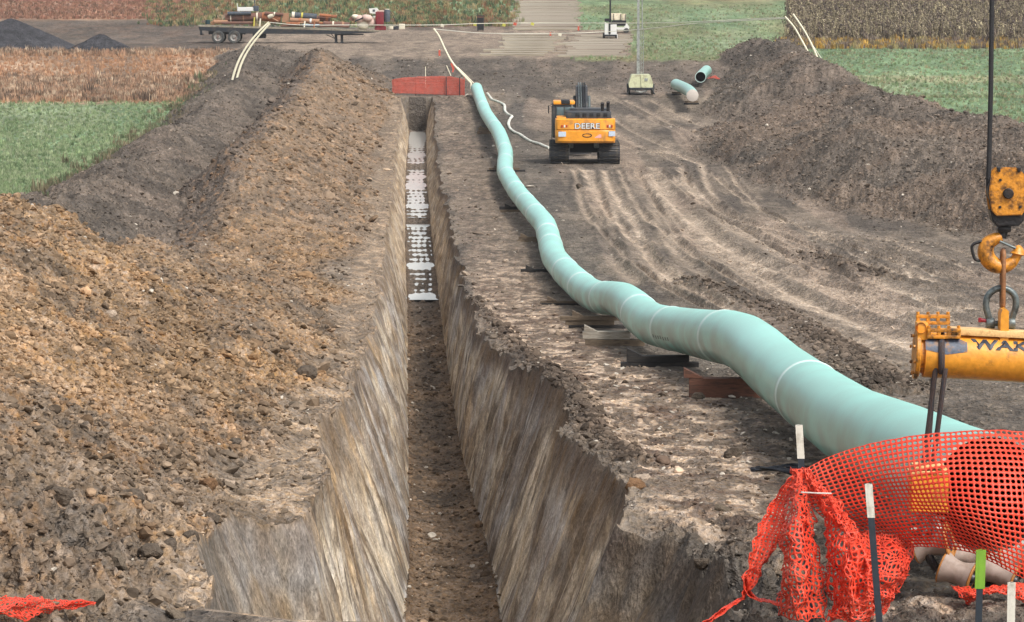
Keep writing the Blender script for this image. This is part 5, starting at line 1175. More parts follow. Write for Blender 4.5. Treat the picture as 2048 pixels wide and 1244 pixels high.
def f(t, q):
    for (x, y, rx, rz, mm) in ((722, 38, .42, .34, 'pinkish'), (737, 36, .5, .3, 'pinkish'), (728, 50, .55, .45, 'cream'), (714, 34, .4, .22, 'cream'), (745, 45, .45, .4, 'pinkish')):
        mb = MB(); prof = [(math.sin(math.pi * k / 8) ** .7 * rx, -math.cos(math.pi * k / 8) * rz) for k in range(9)]; mb.lathe(prof, (.15, 0, 1), q(x, y, random.uniform(-.5, .2)), 14); mb.build('sack', M[mm], t, smooth=True)
    mb = MB(); mb.tube([q(712, 43, -.6), q(735, 33, -.7)], .07, 6); mb.build('tie_bar', M['t_dark'], t)
load('sack_pile', 'pile of cream and pinkish sacks near the front of the trailer', 'sacks', 730, 60, f)
def f(t, q): mb = MB(); mb.prism([(q(704, 33).x, q(0, 33).z), (q(712, 35).x, q(0, 35).z), (q(709, 43).x, q(0, 43).z), (q(698, 40).x, q(0, 40).z)], -.3, .3); mb.build('bracket', M['rust'], t)
load('steel_bracket', 'rusty bracket left of the sack pile', 'bracket', 706, 45, f)
def f(t, q):
    mb = MB(); mb.box(q(763, 39), (.72, .9, 1.35), bev=.06); mb.build('body', M['tank_red'], t, smooth=True); mb = MB(); mb.box(q(765, 22), (.6, .7, .12), bev=.03); mb.build('lid', M['pinkish'], t)
    mb = MB(); mb.box(q(764, 57), (1.0, .8, .35), bev=.04); mb.build('base', M['tank_red'], t)
load('tank', 'dark red upright tank at the front end of the trailer', 'tank', 762, 62, f)
def f(t, q):
    mb = MB(); mb.lathe([(0, 0), (.25, 0), (.27, .1), (.27, .95), (.2, 1.05), (0, 1.08)], (0, 0, 1), q(778, 44), 18); mb.build('body', M['navy'], t, smooth=True); mb = MB(); mb.lathe([(0, 0), (.2, 0), (.2, .06), (0, .07)], (0, 0, 1), q(778, 19), 14); mb.build('lid', M['cream'], t)
    mb = MB(); mb.tube([q(784, 22), q(796, 42)], .03, 6); mb.build('hose', M['t_dark'], t)
load('drum', 'blue grey drum standing right of the red tank', 'drum', 778, 45, f)
def f(t, q):
    mb = MB(); mb.prism([(q(741, 17).x, q(0, 17).z), (q(757, 16).x, q(0, 16).z), (q(762, 22).x, q(0, 22).z), (q(754, 28).x, q(0, 28).z), (q(743, 26).x, q(0, 26).z)], -.3, .3); mb.build('shell', M['white'], t); mb = MB(); mb.box(q(751, 21, -.31), (.22, .05, .2), bev=.02); mb.build('window', M['navy'], t)
load('machine_hood', 'white machine hood with a dark window perched above the red tank', 'hood', 751, 30, f)
for x0_, y0_, x1_, y1_, r_, mm, lb, bd in ((452, 27, 500, 26, .16, 'navy', 'dark thin pipe lying on top of the long rusty pipe', ()), (528, 26, 566, 29, .15, 'rust', 'rusty thin pipe above the orange fitting', ((548, 'cream', .06),)),
        (580, 40, 640, 43, .2, 'tan_card', 'tan pipe in front of the blue grey pipe', ((600, 'rust_o', .1), (622, 'white', .08))), (640, 30, 676, 33, .14, 'rust_o', 'orange thin pipe above the tapered piece', ()), (648, 47, 702, 50, .22, 'rust', 'rusty pipe left of the sack pile', ((668, 'cream', .07), (688, 'tan_card', .09))), (424, 44, 452, 44, .17, 'tan_card', 'short tan pipe beside the green drum', ())):
    load('steel_pipe', lb, 'pipe', (x0_ + x1_) / 2, (y0_ + y1_) / 2, l_pipe(x0_, y0_, x1_, y1_, r_, mm, d0=-.75, bands=bd))
# clutter right of the trailer
for i, (x, y, w, h, mm, nm, lb) in enumerate(((784, 52, .6, .5, 'cream', 'hose_coil', 'pale coil of hose on the ground right of the trailer'), (792, 54, .5, .35, 't_dark', 'tool_case', 'black tool case right of the pale hose coil'), (804, 52, .55, .5, 'cream', 'jerry_can', 'cream can on the ground right of the trailer'), (748, 33, .3, .3, 'white', 'bucket', 'white bucket beside the red tank'))):
    p = on(x, y + 6); t = thing(nm, lb, nm.split('_')[-1], (p.x, p.y, p.z))
    if nm == 'hose_coil':
        for k in range(3): mb = MB(); mb.tube([Vector((math.cos(g) * w / 2, math.sin(g) * w / 2, .06 + .1 * k)) for g in [2 * math.pi * j / 16 for j in range(16)]], .05, 6, close=True); mb.build('coil', M[mm], t, smooth=True)
    elif nm == 'bucket': mb = MB(); mb.lathe([(0, 0), (.13, 0), (.17, .34), (.15, .34), (.12, .03)], (0, 0, 1), (0, 0, 0), 14); mb.build('pail', M[mm], t, smooth=True); mb = MB(); mb.tube([Vector((-.16, 0, .33)), Vector((0, -.06, .45)), Vector((.16, 0, .33))], .01, 5); mb.build('handle', M['t_dark'], t)
    else:
        mb = MB(); mb.box((0, 0, h / 2), (w, .35, h), bev=.05); mb.build('body', M[mm], t, smooth=True); mb = MB(); mb.tube([Vector((-.1, 0, h)), Vector((-.1, 0, h + .08)), Vector((.1, 0, h + .08)), Vector((.1, 0, h))], .02, 6); mb.build('handle', M['t_dark'], t)

# ---------------------------------------------------------------- light towers and cart
M['lt'] = mat('pale yellow green shell', lin(214, 216, 176, .8), .5, wear=lin(176, 168, 140), scale=3, var=.08); M['mast'] = mat('galvanised mast', lin(176, 180, 174), .5, .3, wear=lin(130, 132, 128), scale=4, var=.15)
p = on(1281, 189); s = F / p.y
lt = thing('light_tower', 'pale yellow green light tower trailer with a tall mast standing behind the excavator', 'light tower', p)
mb = MB(); mb.prism([(-.80, .5), (-.84, .75), (-.66, 1.32), (-.58, 1.38), (.58, 1.38), (.66, 1.32), (.84, .75), (.80, .5)], -.9, 1.1); mb.build('shell', M['lt'], lt)
mb = MB(); mb.box((.05, -.93, .95), (.10, .05, .8), bev=.01); mb.build('shell_rib', M['lt'], lt)
mb = MB(); mb.box((.36, -.92, 1.05), (.22, .03, .2), bev=.01); mb.build('latch_panel', M['mast'], lt)
mb = MB(); mb.box((0, 0, .42), (1.5, 2.2, .14), bev=.02); mb.build('chassis', M['t_dark'], lt)
for x in (-.82, .82):
    mb = MB(); mb.lathe([(0, -.1), (.2, -.1), (.34, -.1), (.36, 0), (.34, .1), (0, .1)], (1, 0, 0), (x, 0, .36), 20); mb.build('wheel', M['tyre'], lt, smooth=True)
    mb = MB(); mb.prismx([(-.5, .4), (-.42, .74), (.42, .74), (.5, .4), (.44, .4), (.38, .68), (-.38, .68), (-.44, .4)], x - .12, x + .12); mb.build('fender', M['t_dark'], lt)
    mb = MB(); mb.tube([(x * .9, -.9, .45), (x * 1.15, -.95, .04)], .04, 6); mb.build('jack', M['t_dark'], lt)
mb = MB(); mb.tube([(-.7, -.95, .5), (-.3, -1.0, .26), (0, -1.0, .18), (.3, -1.0, .28), (.7, -.95, .5)], .05, 6); mb.build('tow_chain', M['mast'], lt)
for k, (w, z0, z1) in enumerate(((.13, .9, 4.4), (.10, 4.2, 7.4), (.07, 7.2, 10.6))):
    mb = MB(); mb.box((-.17, -.2, (z0 + z1) / 2), (w * 1.6, w * 1.6, z1 - z0)); mb.build('mast_section', M['mast'], lt)
for sx in (.02, .18):
    mb = MB(); mb.tube([(sx, -.2, 1.3), (sx, -.2, 4.6)], .025, 6); mb.build('mast_rail', M['mast'], lt)
for k in range(9): mb = MB(); mb.tube([(.02, -.2, 1.4 + k * .34), (.18, -.2, 1.58 + k * .34)], .018, 5); mb.build('mast_brace', M['mast'], lt)
mb = MB(); mb.tube([(.1, -.2, 4.5), (.06, -.2, 10.4)], .045, 6); mb.build('mast_cable', M['mast'], lt)
for x in (-.75, -.3, .2, .65): mb = MB(); mb.box((x - .1, -.25, 10.7), (.36, .18, .3), bev=.03); mb.build('floodlight', M['white'], lt)
p = on(1220, 78)
l2 = thing('light_tower', 'white light tower trailer with a black mast on the road in the distance', 'light tower', p)
for x, w in ((-.32, .34), (.28, .62)): mb = MB(); mb.prism([(x - w / 2, .45), (x - w / 2 + .02, 1.55 if x < 0 else 1.35), (x + w / 2, 1.45 if x < 0 else 1.35), (x + w / 2, .45)], -.6, .7); mb.build('shell', M['white'], l2)
mb = MB(); mb.box((-.05, -.62, 1.15), (.16, .1, 1.3)); mb.build('control_column', M['void'], l2)
mb = MB(); mb.tube([(-.0, -.4, .5), (.02, -.4, 9.5)], .075, 8); mb.build('mast', M['void'], l2)
mb = MB(); mb.box((-.2, -.35, 1.75), (.62, .4, .28), bev=.06); mb.build('winch', M['void'], l2); mb = MB(); mb.box((.18, -.35, 1.5), (.2, .2, .35), rot=(0, .5, 0)); mb.build('bracket', M['void'], l2)
mb = MB(); mb.box((0, 0, .36), (1.15, 1.9, .16)); mb.build('chassis', M['void'], l2)
for x in (-.55, .55): mb = MB(); mb.lathe([(0, -.1), (.28, -.1), (.3, 0), (.28, .1), (0, .1)], (1, 0, 0), (x, 0, .3), 16); mb.build('wheel', M['tyre'], l2, smooth=True)
for x in (-.16, .62): mb = MB(); mb.tube([(x, -.7, .5), (x + .05, -.75, .04)], .035, 6); mb.build('jack', M['white'], l2)
for x in (-.5, .4): mb = MB(); mb.box((x, -.4, 9.4), (.5, .2, .3)); mb.build('floodlight', M['white'], l2)
p = on(1239, 66)
M['cream_box'] = mat('cream box', lin(238, 226, 200, .85), .6, wear=lin(206, 170, 130), scale=3, var=.06)
ct_ = thing('utility_cart', 'small white utility cart with cream boxes behind the white light tower', 'utility cart', p)
mb = MB(); mb.box((-.3, 0, 1.55), (.95, .8, .62), bev=.04); mb.build('cargo_box', M['cream_box'], ct_); mb = MB(); mb.box((.42, 0, 1.5), (.36, .8, .6), bev=.04); mb.build('cargo_box', M['cream_box'], ct_)
mb = MB(); mb.box((.0, 0, .95), (1.2, 1.2, .5), bev=.05); mb.build('seat', M['void'], ct_); mb = MB(); mb.prism([(-.6, .35), (-.6, .6), (.4, .55), (.62, 1.0), (.9, .6), (.85, .35)], -.6, .6); mb.build('body', M['white'], ct_)
for x in (-.45, .62):
    for d in (-.6, .6): mb = MB(); mb.lathe([(0, -.09), (.22, -.09), (.25, 0), (.22, .09), (0, .09)], (0, 1, 0), (x, d, .26), 16); mb.build('wheel', M['tyre'], ct_, smooth=True)
for x in (-.55, .1, .55): mb = MB(); mb.tube([(x, -.5, .9), (x, -.5, 1.8)], .035, 6); mb.build('post', M['void'], ct_)
# black cabinet on the road side
p = on(961, 62); cb = thing('cabinet', 'narrow black cabinet with a brown panel standing in the grass edge by the road', 'cabinet', p)
sc = F / p.y; mb = MB(); mb.box((0, 0, .7), (.62, .5, 1.15), bev=.02); mb.build('body', M['void'], cb); mb = MB(); mb.box((0, 0, 1.33), (.66, .54, .12)); mb.build('lid', M['rust'], cb); mb = MB(); mb.box((0, 0, 1.43), (.72, .6, .07)); mb.build('cap', M['void'], cb)
for x in (-.24, .24): mb = MB(); mb.box((x, 0, .07), (.08, .4, .14)); mb.build('foot', M['void'], cb)

# ---------------------------------------------------------------- warning poles with line and flags
M['pole'] = mat('cream fibreglass pole', lin(232, 226, 200, .9), .5, var=.05); M['line'] = mat('white cord', lin(226, 222, 206, .85), .7, var=.05)
M['or_flag'] = mat('faded orange ribbon', lin(216, 92, 70), .7, var=.15); M['ye_flag'] = mat('yellow flag', lin(210, 204, 90), .7, var=.1)
def pole(pts, s, label, r=.075, extra=None):
    w = [P(x, y, s) for x, y in pts]; t = thing('warning_pole', label, 'pole', w[0], group='bent warning poles holding the overhead cords'); o = w[0]
    sp_ = spline([v - o for v in w], 8); mb = MB(); mb.tube([Vector((0, 0, -.5))] + sp_, [r] * (len(sp_) // 2 + 1) + [r * .85] * (len(sp_) - len(sp_) // 2), 8); mb.build('shaft', M['pole'], t, smooth=True)
    if extra:
        for (x, y, h) in extra:
            c = P(x, y, s) - o; mb = MB(); mb.box(c, (.14, .06, h), rot=(0, R(-20), 0), bev=.015); mb.box(c + Vector((.05, -.04, -h * .5)), (.1, .03, h * .6), rot=(0, R(15), 0)); mb.build('ribbon', M['or_flag'], t)
    return t
pole([(461, 176), (467, 150), (477, 122), (494, 92), (515, 66), (538, 44)], 30, 'left one of two bent cream poles in front of the trailer')
pole([(470, 171), (476, 148), (485, 122), (500, 95), (519, 70), (540, 47)], 30, 'right one of two bent cream poles in front of the trailer')
pole([(1628, 131), (1618, 108), (1603, 80), (1588, 54), (1570, 33)], 27, 'left one of two bent cream poles behind the dark topsoil bank')
pole([(1642, 138), (1634, 114), (1620, 82), (1604, 54), (1586, 28)], 27, 'right one of two bent cream poles behind the dark topsoil bank')
pole([(942, 166), (922, 145), (904, 124), (890, 98), (878, 72), (867, 57)], 28.5, 'bent cream pole beside the far pipe end with orange ribbons', .07, [(905, 133, .5)])
M['orange_post'] = M['or_flag']
for x, y, h, lb in ((879, 108, 13, 'short orange marker left of the bent pole on the dirt ramp'), (1101, 70, 8, 'tiny orange marker on the far road'), (1157, 58, 10, 'small orange and white marker at the right edge of the far road')):
    p = on(x, y + h * .4); t = thing('marker_post', lb, 'marker', p, group='small orange markers'); s = F / p.y; mb = MB(); mb.box((0, 0, h / s * .6), (.16, .06, h / s * .9), bev=.02); mb.build('flag', M['or_flag'], t); mb = MB(); mb.tube([(0, .05, -.1), (0, .05, h / s * 1.2)], .025, 6); mb.build('post', M['pole'], t)
mb = MB(); a = P(915, 134, 28.5); b = P(956, 166, 28.5); st = thing('wooden_lath', 'thin pale lath leaning beside the far end of the pipe', 'lath', b, group='thin laths by the far pipe end')
mb.tube([a - b, Vector((0, 0, -.3))], .035, 6); mb.build('lath', M['pole'], st)
a = P(893, 131, 28.5); b = P(899, 143, 28.5); st = thing('wooden_lath', 'very short pale lath stuck in the dirt ramp left of the bent pole', 'lath', b, group='thin laths by the far pipe end'); mb = MB(); mb.tube([a - b, Vector((.1, 0, -.3))], .035, 6); mb.build('lath', M['pole'], st)
a = P(851, 133, 29); b = P(851, 152, 29); st = thing('wooden_lath', 'thin grey lath standing up behind the orange barrier', 'lath', b, group='thin laths by the far pipe end'); mb = MB(); mb.tube([a - b, Vector((0, 0, -.8))], .03, 6); mb.build('lath', M['pole'], st)
def cord(label, pts, flags=()):
    w = [P(x, y, s) for x, y, s in pts]; t = thing('flagged_line', label, 'cord', w[0]); o = w[0]; sp_ = [v - o for v in spline(w, 8)]
    mb = MB(); mb.tube(sp_, .028, 5); mb.build('cord', M['line'], t)
    for x, y, s, c in flags: mb = MB(); q_ = P(x, y, s) - o; mb.box(q_ - Vector((0, 0, .08)), (.26, .02, .22), rot=(0, .3, 0)); mb.build('flag', M[c], t)
cord('long white cord with yellow flags strung high from the left poles to the right poles', [(540, 45, 30), (600, 50, 27), (700, 50, 26), (866, 50, 26), (960, 47, 25), (1060, 46, 24.5), (1160, 46, 24.5), (1300, 46, 25), (1400, 43, 26), (1500, 38, 26.5), (1570, 35, 27)], [(950, 47, 25, 'ye_flag'), (1008, 48, 25, 'ye_flag'), (885, 49, 25.8, 'cream'), (1030, 46, 24.8, 'or_flag'), (1065, 46, 24.5, 'ye_flag')])
cord('lower white cord sagging across the road end to the right', [(867, 58, 28), (960, 66, 26), (1060, 67, 25), (1155, 66, 25), (1235, 62, 25), (1310, 56, 25.5), (1400, 46, 26), (1570, 37, 27)], [(1120, 67, 25, 'cream')])
cord('thin guy cord from the right poles down to the topsoil bank', [(1588, 30, 27), (1625, 90, 27), (1660, 142, 27)])
# ---------------------------------------------------------------- far orange barrier, hose, spare pipes
fb = on(858, 189); fc = thing('barrier_net', 'faded orange netting barrier standing across the far end of the trench', 'barrier', (fb.x, T1 + 1.2, z_at(fb.x, T1 + 1.2)))
so_ = F / (T1 + 1.2); fo = Vector(fc.location)
def fq(x, y, d=0.0): return Vector(((x - 858) / so_, d, (188 - y) / so_))
def bar(x0, x1, n): 
    rr = [[fq(x, yt_, .25 * math.sin(x * .03)) for x, yt_ in zip(np.linspace(x0, x1, 8), tops)] for tops in (np.interp(np.linspace(x0, x1, 8), [785, 800, 850, 900, 930], [155, 152, 149, 149, 155]), np.interp(np.linspace(x0, x1, 8), [785, 930], [170, 171]), np.interp(np.linspace(x0, x1, 8), [785, 800, 860, 930], [183, 183, 185, 188]))]
    return lerp_rows(rr, n, 14)
o_ = net('net_panel', bar(785, 930, 70), M['net_far'], fc, hole=.42, org=Vector((0, 0, 0)), crump=.02)
for x in (787, 832, 893, 920, 929): mb = MB(); mb.tube([fq(x, 190, .12), fq(x, 150, .12)], .03, 6); mb.build('post', M['t_dark'] if x < 925 else M['net_far'], fc)
M['hose'] = mat('white lay flat hose', lin(226, 224, 212, .88), .6, wear=lin(170, 164, 150), scale=1.5, var=.06)
hp_ = [on(x, y, .06) for x, y in [(975, 188), (984, 200), (992, 204), (1003, 207), (1009, 213), (1010, 222), (1016, 229), (1024, 233), (1020, 240), (1017, 250), (1021, 259), (1030, 266), (1040, 271), (1052, 278), (1064, 285), (1078, 290), (1088, 294), (1099, 298)]]
hs_ = thing('hose', 'white lay flat hose snaking over the dirt from the excavator to the far pipe end', 'hose', hp_[-1]); mb = MB(); mb.tube(spline([p - hp_[-1] for p in hp_], 6), .075, 8, flat=1.2); mb.build('hose_line', M['hose'], hs_, smooth=True)
# spare pipe with bend, pale end
def spare(pts, s, r, label, cap, nm='pipe_section'):
    w = [P(x, y, s + ds) for x, y, ds in pts]; o = Vector((w[0].x, w[0].y, z_at(w[0].x, w[0].y))); t = thing(nm, label, 'pipe', o, group='spare green pipe sections')
    c = spline([v for v in w], 6); al = list(np.arange(len(c)) * .3); tube_attr('pipe_body', M['pipe2'], c, al, r, t, n=32, org=o)
    tg = (c[1] - c[0]).normalized(); mb = MB()
    if cap: mb.lathe([(r * 1.01, 0.06), (r * 1.01, -.01), (r * .96, -.02), (0, -.02)], tg, c[0] - o, 32); mb.build('end_cap', M['cap'], t, smooth=True)
    else:
        tube_attr('pipe_bore', M['void'], c, al, r - .03, t, n=32, org=o); mb.lathe([(r - .03, 0), (r, -.004), (r + .005, .02)], tg, c[0] - o, 32); mb.build('rim', M['band'], t, smooth=True)
        mb = MB(); mb.lathe([(r - .035, 1.5), (0, 1.5)], tg, c[0] - o, 24); mb.build('inner_dark', M['void'], t)
    tg2 = (c[-1] - c[-2]).normalized(); mb = MB(); mb.lathe([(r, -.02), (r * .9, .03), (0, .03)], tg2, c[-1] - o, 24); mb.build('far_cap', M['pipe2'], t, smooth=True); return t
M['cap'] = mat('pale pinkish end cap', lin(204, 194, 184, .85), .6, var=.05)
spare([(1385, 191, 0), (1383, 187, -.3), (1377, 181, -.8), (1366, 175, -1.4), (1352, 169, -2.0)], 31, .385, 'bent green spare pipe with a pale closed end right of the light tower', True)
spare([(1401, 154, 0), (1406, 148, -.5), (1413, 141, -1.1)], 28.3, .385, 'short green spare pipe with a black open mouth behind the bent one', False)
for (x, y, w, lb) in ((1383, 209, 1.0, 'timber skid under the pale end of the bent spare pipe'), (1353, 190, .7, 'timber skid under the left end of the bent spare pipe')):
    p = on(x, y); t = thing('timber_skid', lb, 'timber skid', p, group='timber skids under the spare pipes')
    for k in range(2): mb = MB(); mb.box((0, 0, .06 + .13 * k), (w * (1 - .1 * k), .3, .11), bev=.01); mb.build('board', M['wood' if k else 'wood_dark'], t)
mp_ = on(1427, 160); t = thing('netting_heap', 'small faded orange netting heap beside the open spare pipe', 'netting', mp_)
g = np.array([[[(-.5 + i / 12) * 1.1, (j / 6 - .5) * .6, .32 * math.exp(-((i - 6) / 4) ** 2 - ((j - 3) / 2.5) ** 2)] for i in range(13)] for j in range(7)]); net('net_panel', g, M['net_far'], t, hole=.45, crump=.08, seed=33)

# ---------------------------------------------------------------- mounds of dirt far left
def mound(cx, cy, w, h, label, seed):
    p = on(cx, cy); s = F / p.y; W_, H_ = w / s, h / s; n = 60; gx, gy = np.meshgrid(np.linspace(-1, 1, n), np.linspace(-1, 1, n)); r = np.sqrt(gx ** 2 + gy ** 2) * (1 + .25 * (fbm(gx * 2 + seed, gy * 2, 3, seed) - .5))
    z = H_ * np.clip(1 - r, 0, 1) ** .95 + (fbm(gx * 5 + seed, gy * 5, 4, seed + 1) - .5) * .35 * np.clip(1.1 - r, 0, 1) - .25 * np.clip(r - .9, 0, 1)
    vs = np.stack([gx * W_ / 2, gy * W_ / 2, z], -1).reshape(-1, 3); fs = [(j * n + i, j * n + i + 1, (j + 1) * n + i + 1, (j + 1) * n + i) for j in range(n - 1) for i in range(n - 1)]
    me = bpy.data.meshes.new('dirt_mound'); me.from_pydata(vs.tolist(), [], fs); me.materials.append(M['soil']); me.polygons.foreach_set('use_smooth', [True] * len(fs)); me.update()
    ca = me.attributes.new('Col', 'FLOAT_COLOR', 'POINT'); c = np.ones((n * n, 4), np.float32); k = 1 + .9 * (fbm(gx * 9, gy * 9, 3, seed + 5).ravel() - .5); c[:, :3] = np.array(lin(70, 70, 74))[None] * k[:, None]; ca.data.foreach_set('color', c.ravel())
    o = bpy.data.objects.new('dirt_mound', me); COL.objects.link(o); o.location = p; tag(o, label, 'dirt mound', 'dark dirt mounds on the far left')
mound(20, 96, 290, 62, 'larger dark dirt mound cut off by the left picture edge', 3); mound(200, 103, 150, 36, 'smaller dark dirt mound between the larger mound and the trailer', 9)

# ---------------------------------------------------------------- timber mats: the road going away, and the mat landing at its foot
M['mat_wood'] = mat('weathered mat timber', lin(176, 166, 146), .9, wear=lin(128, 116, 100), scale=1.3, var=.25, stretch=(.4, 2, 2), bump=.3)
M['mat_wood2'] = mat('dusty mat timber', lin(164, 150, 132), .9, wear=lin(124, 110, 96), scale=1.7, var=.25, stretch=(.4, 2, 2), bump=.3)
protos = []
for mm in ('mat_wood', 'mat_wood2'):
    me = MB().box((0, 0, .07), (1, 1.16, .15)).build('timber_mat', M[mm]); protos.append(me.data); bpy.data.objects.remove(me)
rd = bpy.data.objects.new('mat_road', None); COL.objects.link(rd); p0 = on(1092, 60); rd.location = p0; tag(rd, 'road of cross laid timber mats running away up the far slope', kind='structure')
Yq = Yof(60); k = 0
while Yq < Yof(-20) and k < 140:
    s = scale_at(Yq); y_ = float(pixy(np.array(Yq), base(Yq))); xc = np.interp(y_, [-20, 0, 60], [1096, 1094, 1092]); wd = np.interp(y_, [-20, 0, 60], [118, 122, 132]) / s
    o = bpy.data.objects.new('timber_mat', protos[k % 2] if random.random() > .2 else protos[0]); COL.objects.link(o); o.parent = rd
    o.location = Vector(((xc - 1024) / s + random.gauss(0, .22), Yq, z_at((xc - 1024) / s, Yq) + random.uniform(-.02, .04))) - p0; o.scale = (wd * random.uniform(.96, 1.04), 1, 1); o.rotation_euler = (math.atan(.028), 0, random.gauss(0, .012))
    Yq += 1.25; k += 1
ld = bpy.data.objects.new('mat_landing', None); COL.objects.link(ld); p0 = on(1170, 90); ld.location = p0; tag(ld, 'landing of pale timber mats with ragged right ends below the far light tower', kind='structure')
y_ = 112
Yq = Yof(113); k = 0
while Yq < Yof(70):
    s = scale_at(Yq); y_ = float(pixy(np.array(Yq), base(Yq))); xr = np.interp(y_, [66, 76, 92, 113], [1262, 1262, 1255, 1246]); 
    for j in range(1 + (k % 2)):
        wd = random.uniform(4.2, 6.0); xr_m = (xr - 1024) / s - j * 6.2 + random.uniform(-.5, .3)
        o = bpy.data.objects.new('timber_mat', protos[(k + j) % 2]); COL.objects.link(o); o.parent = ld; xm = xr_m - wd / 2
        o.location = Vector((xm, Yq, z_at(xm, Yq) - .01)) - p0; o.scale = (wd, 1.2, 1); o.rotation_euler = (math.atan(.02), 0, random.gauss(0, .02))
    Yq += 1.9; k += 1
# ---------------------------------------------------------------- vegetation: dry grass, field growth, standing crop
def leaf_mat():
    m, t, b = new_mat('plant'); at = N(t, 'ShaderNodeAttribute', attribute_name='ccol'); at.attribute_type = 'INSTANCER'; t.links.new(at.outputs['Color'], b.inputs['Base Color'])
    b.inputs['Roughness'].default_value = .8; b.inputs['Specular IOR Level'].default_value = .1; return m
M['plant'] = leaf_mat()
def tuft_mesh(nb, h, w, seed, lean=.35, bw=.03):
    rg = random.Random(seed); vs = []; fs = []
    for k in range(nb):
        a = rg.uniform(0, 6.28); x, y = rg.uniform(-w, w), rg.uniform(-w, w); hh = h * rg.uniform(.6, 1.1); ln = rg.uniform(0, lean) * hh; dx, dy = math.cos(a), math.sin(a); px_, py_ = -dy * bw, dx * bw; n = len(vs)
        vs += [(x - px_, y - py_, 0), (x + px_, y + py_, 0), (x + dx * ln * .4 + px_ * .7, y + dy * ln * .4 + py_ * .7, hh * .6), (x + dx * ln * .4 - px_ * .7, y + dy * ln * .4 - py_ * .7, hh * .6), (x + dx * ln, y + dy * ln, hh)]
        fs += [(n, n + 1, n + 2, n + 3), (n + 3, n + 2, n + 4)]
    me = bpy.data.meshes.new('tuft'); me.from_pydata(vs, [], fs); me.materials.append(M['plant']); return me
def stalk_mesh(seed):
    rg = random.Random(seed); mb = MB(); h = rg.uniform(1.2, 1.7); b = (rg.uniform(-.15, .15), rg.uniform(-.15, .15))
    mb.tube([(0, 0, 0), (b[0] * .4, b[1] * .4, h * .6), (b[0], b[1], h)], [.025, .02, .015], 4, caps=False)
    for k in range(6):
        z = h * rg.uniform(.25, .95); a = rg.uniform(0, 6.28); l = rg.uniform(.18, .42); dx, dy = math.cos(a), math.sin(a); n = (-dy * .07, dx * .07)
        mb.add([(0, 0, z), (dx * l * .5 + n[0], dy * l * .5 + n[1], z + .03), (dx * l, dy * l, z - rg.uniform(.1, .35)), (dx * l * .5 - n[0], dy * l * .5 - n[1], z + .0)], [(0, 1, 2, 3)])
    mb.lathe([(0, -.03), (.09, -.02), (.08, .03), (0, .04)], (b[0], b[1], .5), (b[0], b[1], h - .04), 6)
    me = bpy.data.meshes.new('stalk'); me.from_pydata(mb.v, [], mb.f); me.materials.append(M['plant']); return me
c_t = bpy.data.collections.new('tuft shapes'); [c_t.objects.link(bpy.data.objects.new('tuft', tuft_mesh(16, .5, .22, k))) for k in range(5)]
c_s = bpy.data.collections.new('stalk shapes'); [c_s.objects.link(bpy.data.objects.new('stalk', stalk_mesh(k))) for k in range(6)]
G_t = scatter_tree(c_t); G_s = scatter_tree(c_s)
def plants(name, weight, n, size, cols, tree, label, jx=.5, rnd=.25):
    w = weight.astype(float).ravel(); w /= w.sum(); k = rng.choice(w.size, n, p=w); p = P3.reshape(-1, 3)[k].astype(np.float64)
    p[:, 0] += rng.normal(0, jx, n); p[:, 1] += rng.normal(0, jx, n)
    s = size * rng.lognormal(0, rnd, (n, 1)) * np.ones((1, 3)); turn = np.stack([rng.normal(0, .08, n), rng.normal(0, .08, n), rng.uniform(0, 6.28, n)], 1)
    cols = np.array(cols); col = cols[rng.integers(0, len(cols), n)] * rng.lognormal(0, .18, (n, 1))
    return scatter(name, p, s, turn, rng.integers(0, 5, n), np.clip(col, .01, .75), tree, label)
okv = (px > -80) & (px < 2130) & (V == 0)
FW = fieldm & okv
bandL = FW & (px < 480) & (YY > Yof(207)) & (YY < Yof(104))
tall = bandL & (((YY > Yof(204)) & (YY < Yof(158))) | (YY > Yof(112)))
plants('dry_grass', tall * (.4 + n_a) , 4200, .75, [lin(196, 164, 136), lin(180, 144, 118), lin(156, 132, 112), lin(206, 184, 158), lin(130, 112, 98)], G_t, 'tall dry reddish grass along the straw coloured strip')
plants('straw_grass', bandL * 1.0, 4200, .45, [lin(206, 168, 136), lin(190, 146, 112), lin(172, 140, 116)], G_t, 'short straw in the tan strip')
gl = FW & (px < 480) & (YY < Yof(204)) & (YY > Yof(430))
plants('green_grass', gl * (.3 + n_b), 9000, .3, [lin(134, 154, 112, .8), lin(152, 166, 126, .8), lin(116, 136, 100, .78), lin(160, 168, 136, .85)], G_t, 'low green growth of the left field')
gr = FW & (px > 1150) & (YY < Yof(10)) & ~(crop > .3)
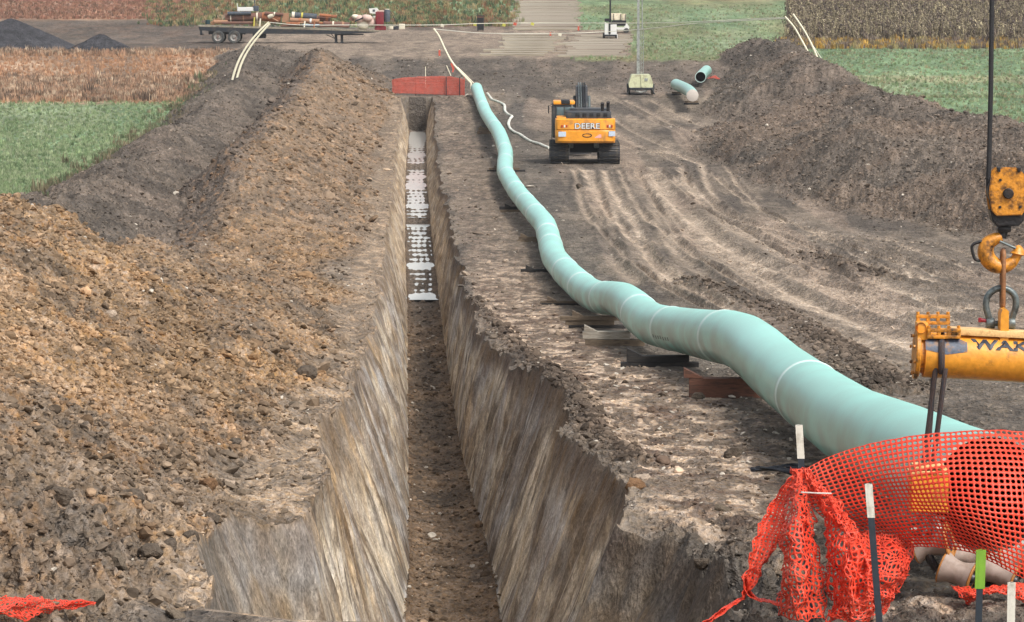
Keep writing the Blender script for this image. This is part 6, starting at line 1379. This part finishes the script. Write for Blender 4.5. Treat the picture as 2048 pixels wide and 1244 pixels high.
plants('green_grass', gr * (.3 + n_b), 9000, .32, [lin(134, 154, 112, .8), lin(152, 166, 126, .8), lin(116, 136, 100, .78), lin(160, 168, 136, .85), lin(160, 148, 118)], G_t, 'low green growth of the right fields')
bk = FW & (px > 300) & (px < 1030) & (YY > Yof(54)) & (YY < Yof(-8))
plants('weeds', bk * (.3 + n_a), 5200, .75, [lin(108, 128, 92), lin(140, 144, 100), lin(150, 110, 84), lin(84, 100, 76), lin(168, 150, 112)], G_t, 'green and brown weeds behind the trailer')
bl_ = FW & (px < 420) & (YY > Yof(38)) & (YY < Yof(-8))
plants('red_stubble', bl_ * 1.0, 4200, .5, [lin(168, 124, 106), lin(150, 116, 100), lin(180, 140, 116), lin(128, 104, 90)], G_t, 'reddish stubble on the far left field')
eg_ = (np.abs(D + 15.6) < 1.3) & okv & (YY < 300) & (YY > 120)
plants('verge_weeds', eg_ * 1.0, 900, .6, [lin(126, 120, 96), lin(140, 128, 104), lin(108, 120, 90)], G_t, 'thin weeds where the grey bank meets the green field')
cropm = okv & (crop > .5) & (px > 1568) & (YY < 470)
rowx = np.abs(((X * .999 + YY * .02) / .95) % 1 - .5) < .32
plants('standing_crop', cropm * rowx * 1.0, 9000, .85, [lin(150, 138, 116), lin(118, 104, 94), lin(96, 86, 80), lin(138, 126, 104), lin(176, 164, 132)], G_s, 'dry brown crop standing in the far right field', jx=.18, rnd=.12)
ed = okv & (YY > Yof(98)) & (YY < Yof(80)) & (px > 1560)
plants('crop_edge', ed * 1.0, 1600, .8, [lin(140, 126, 112), lin(118, 104, 96), lin(170, 156, 110), lin(200, 160, 80)], G_t, 'purple brown weeds along the edge of the dry crop')
# ---------------------------------------------------------------- thin haze over the valley
hz = MB(); hz.box((0, 1000, 5), (1600, 2100, 52)); m = bpy.data.materials.new('haze'); m.use_nodes = True; t = m.node_tree; t.nodes.clear()
o_ = t.nodes.new('ShaderNodeOutputMaterial'); v_ = t.nodes.new('ShaderNodeVolumePrincipled'); v_.inputs['Density'].default_value = .0001; v_.inputs['Color'].default_value = (.93, .95, .97, 1); t.links.new(v_.outputs[0], o_.inputs['Volume'])
tag(hz.build('haze', m), kind='stuff')
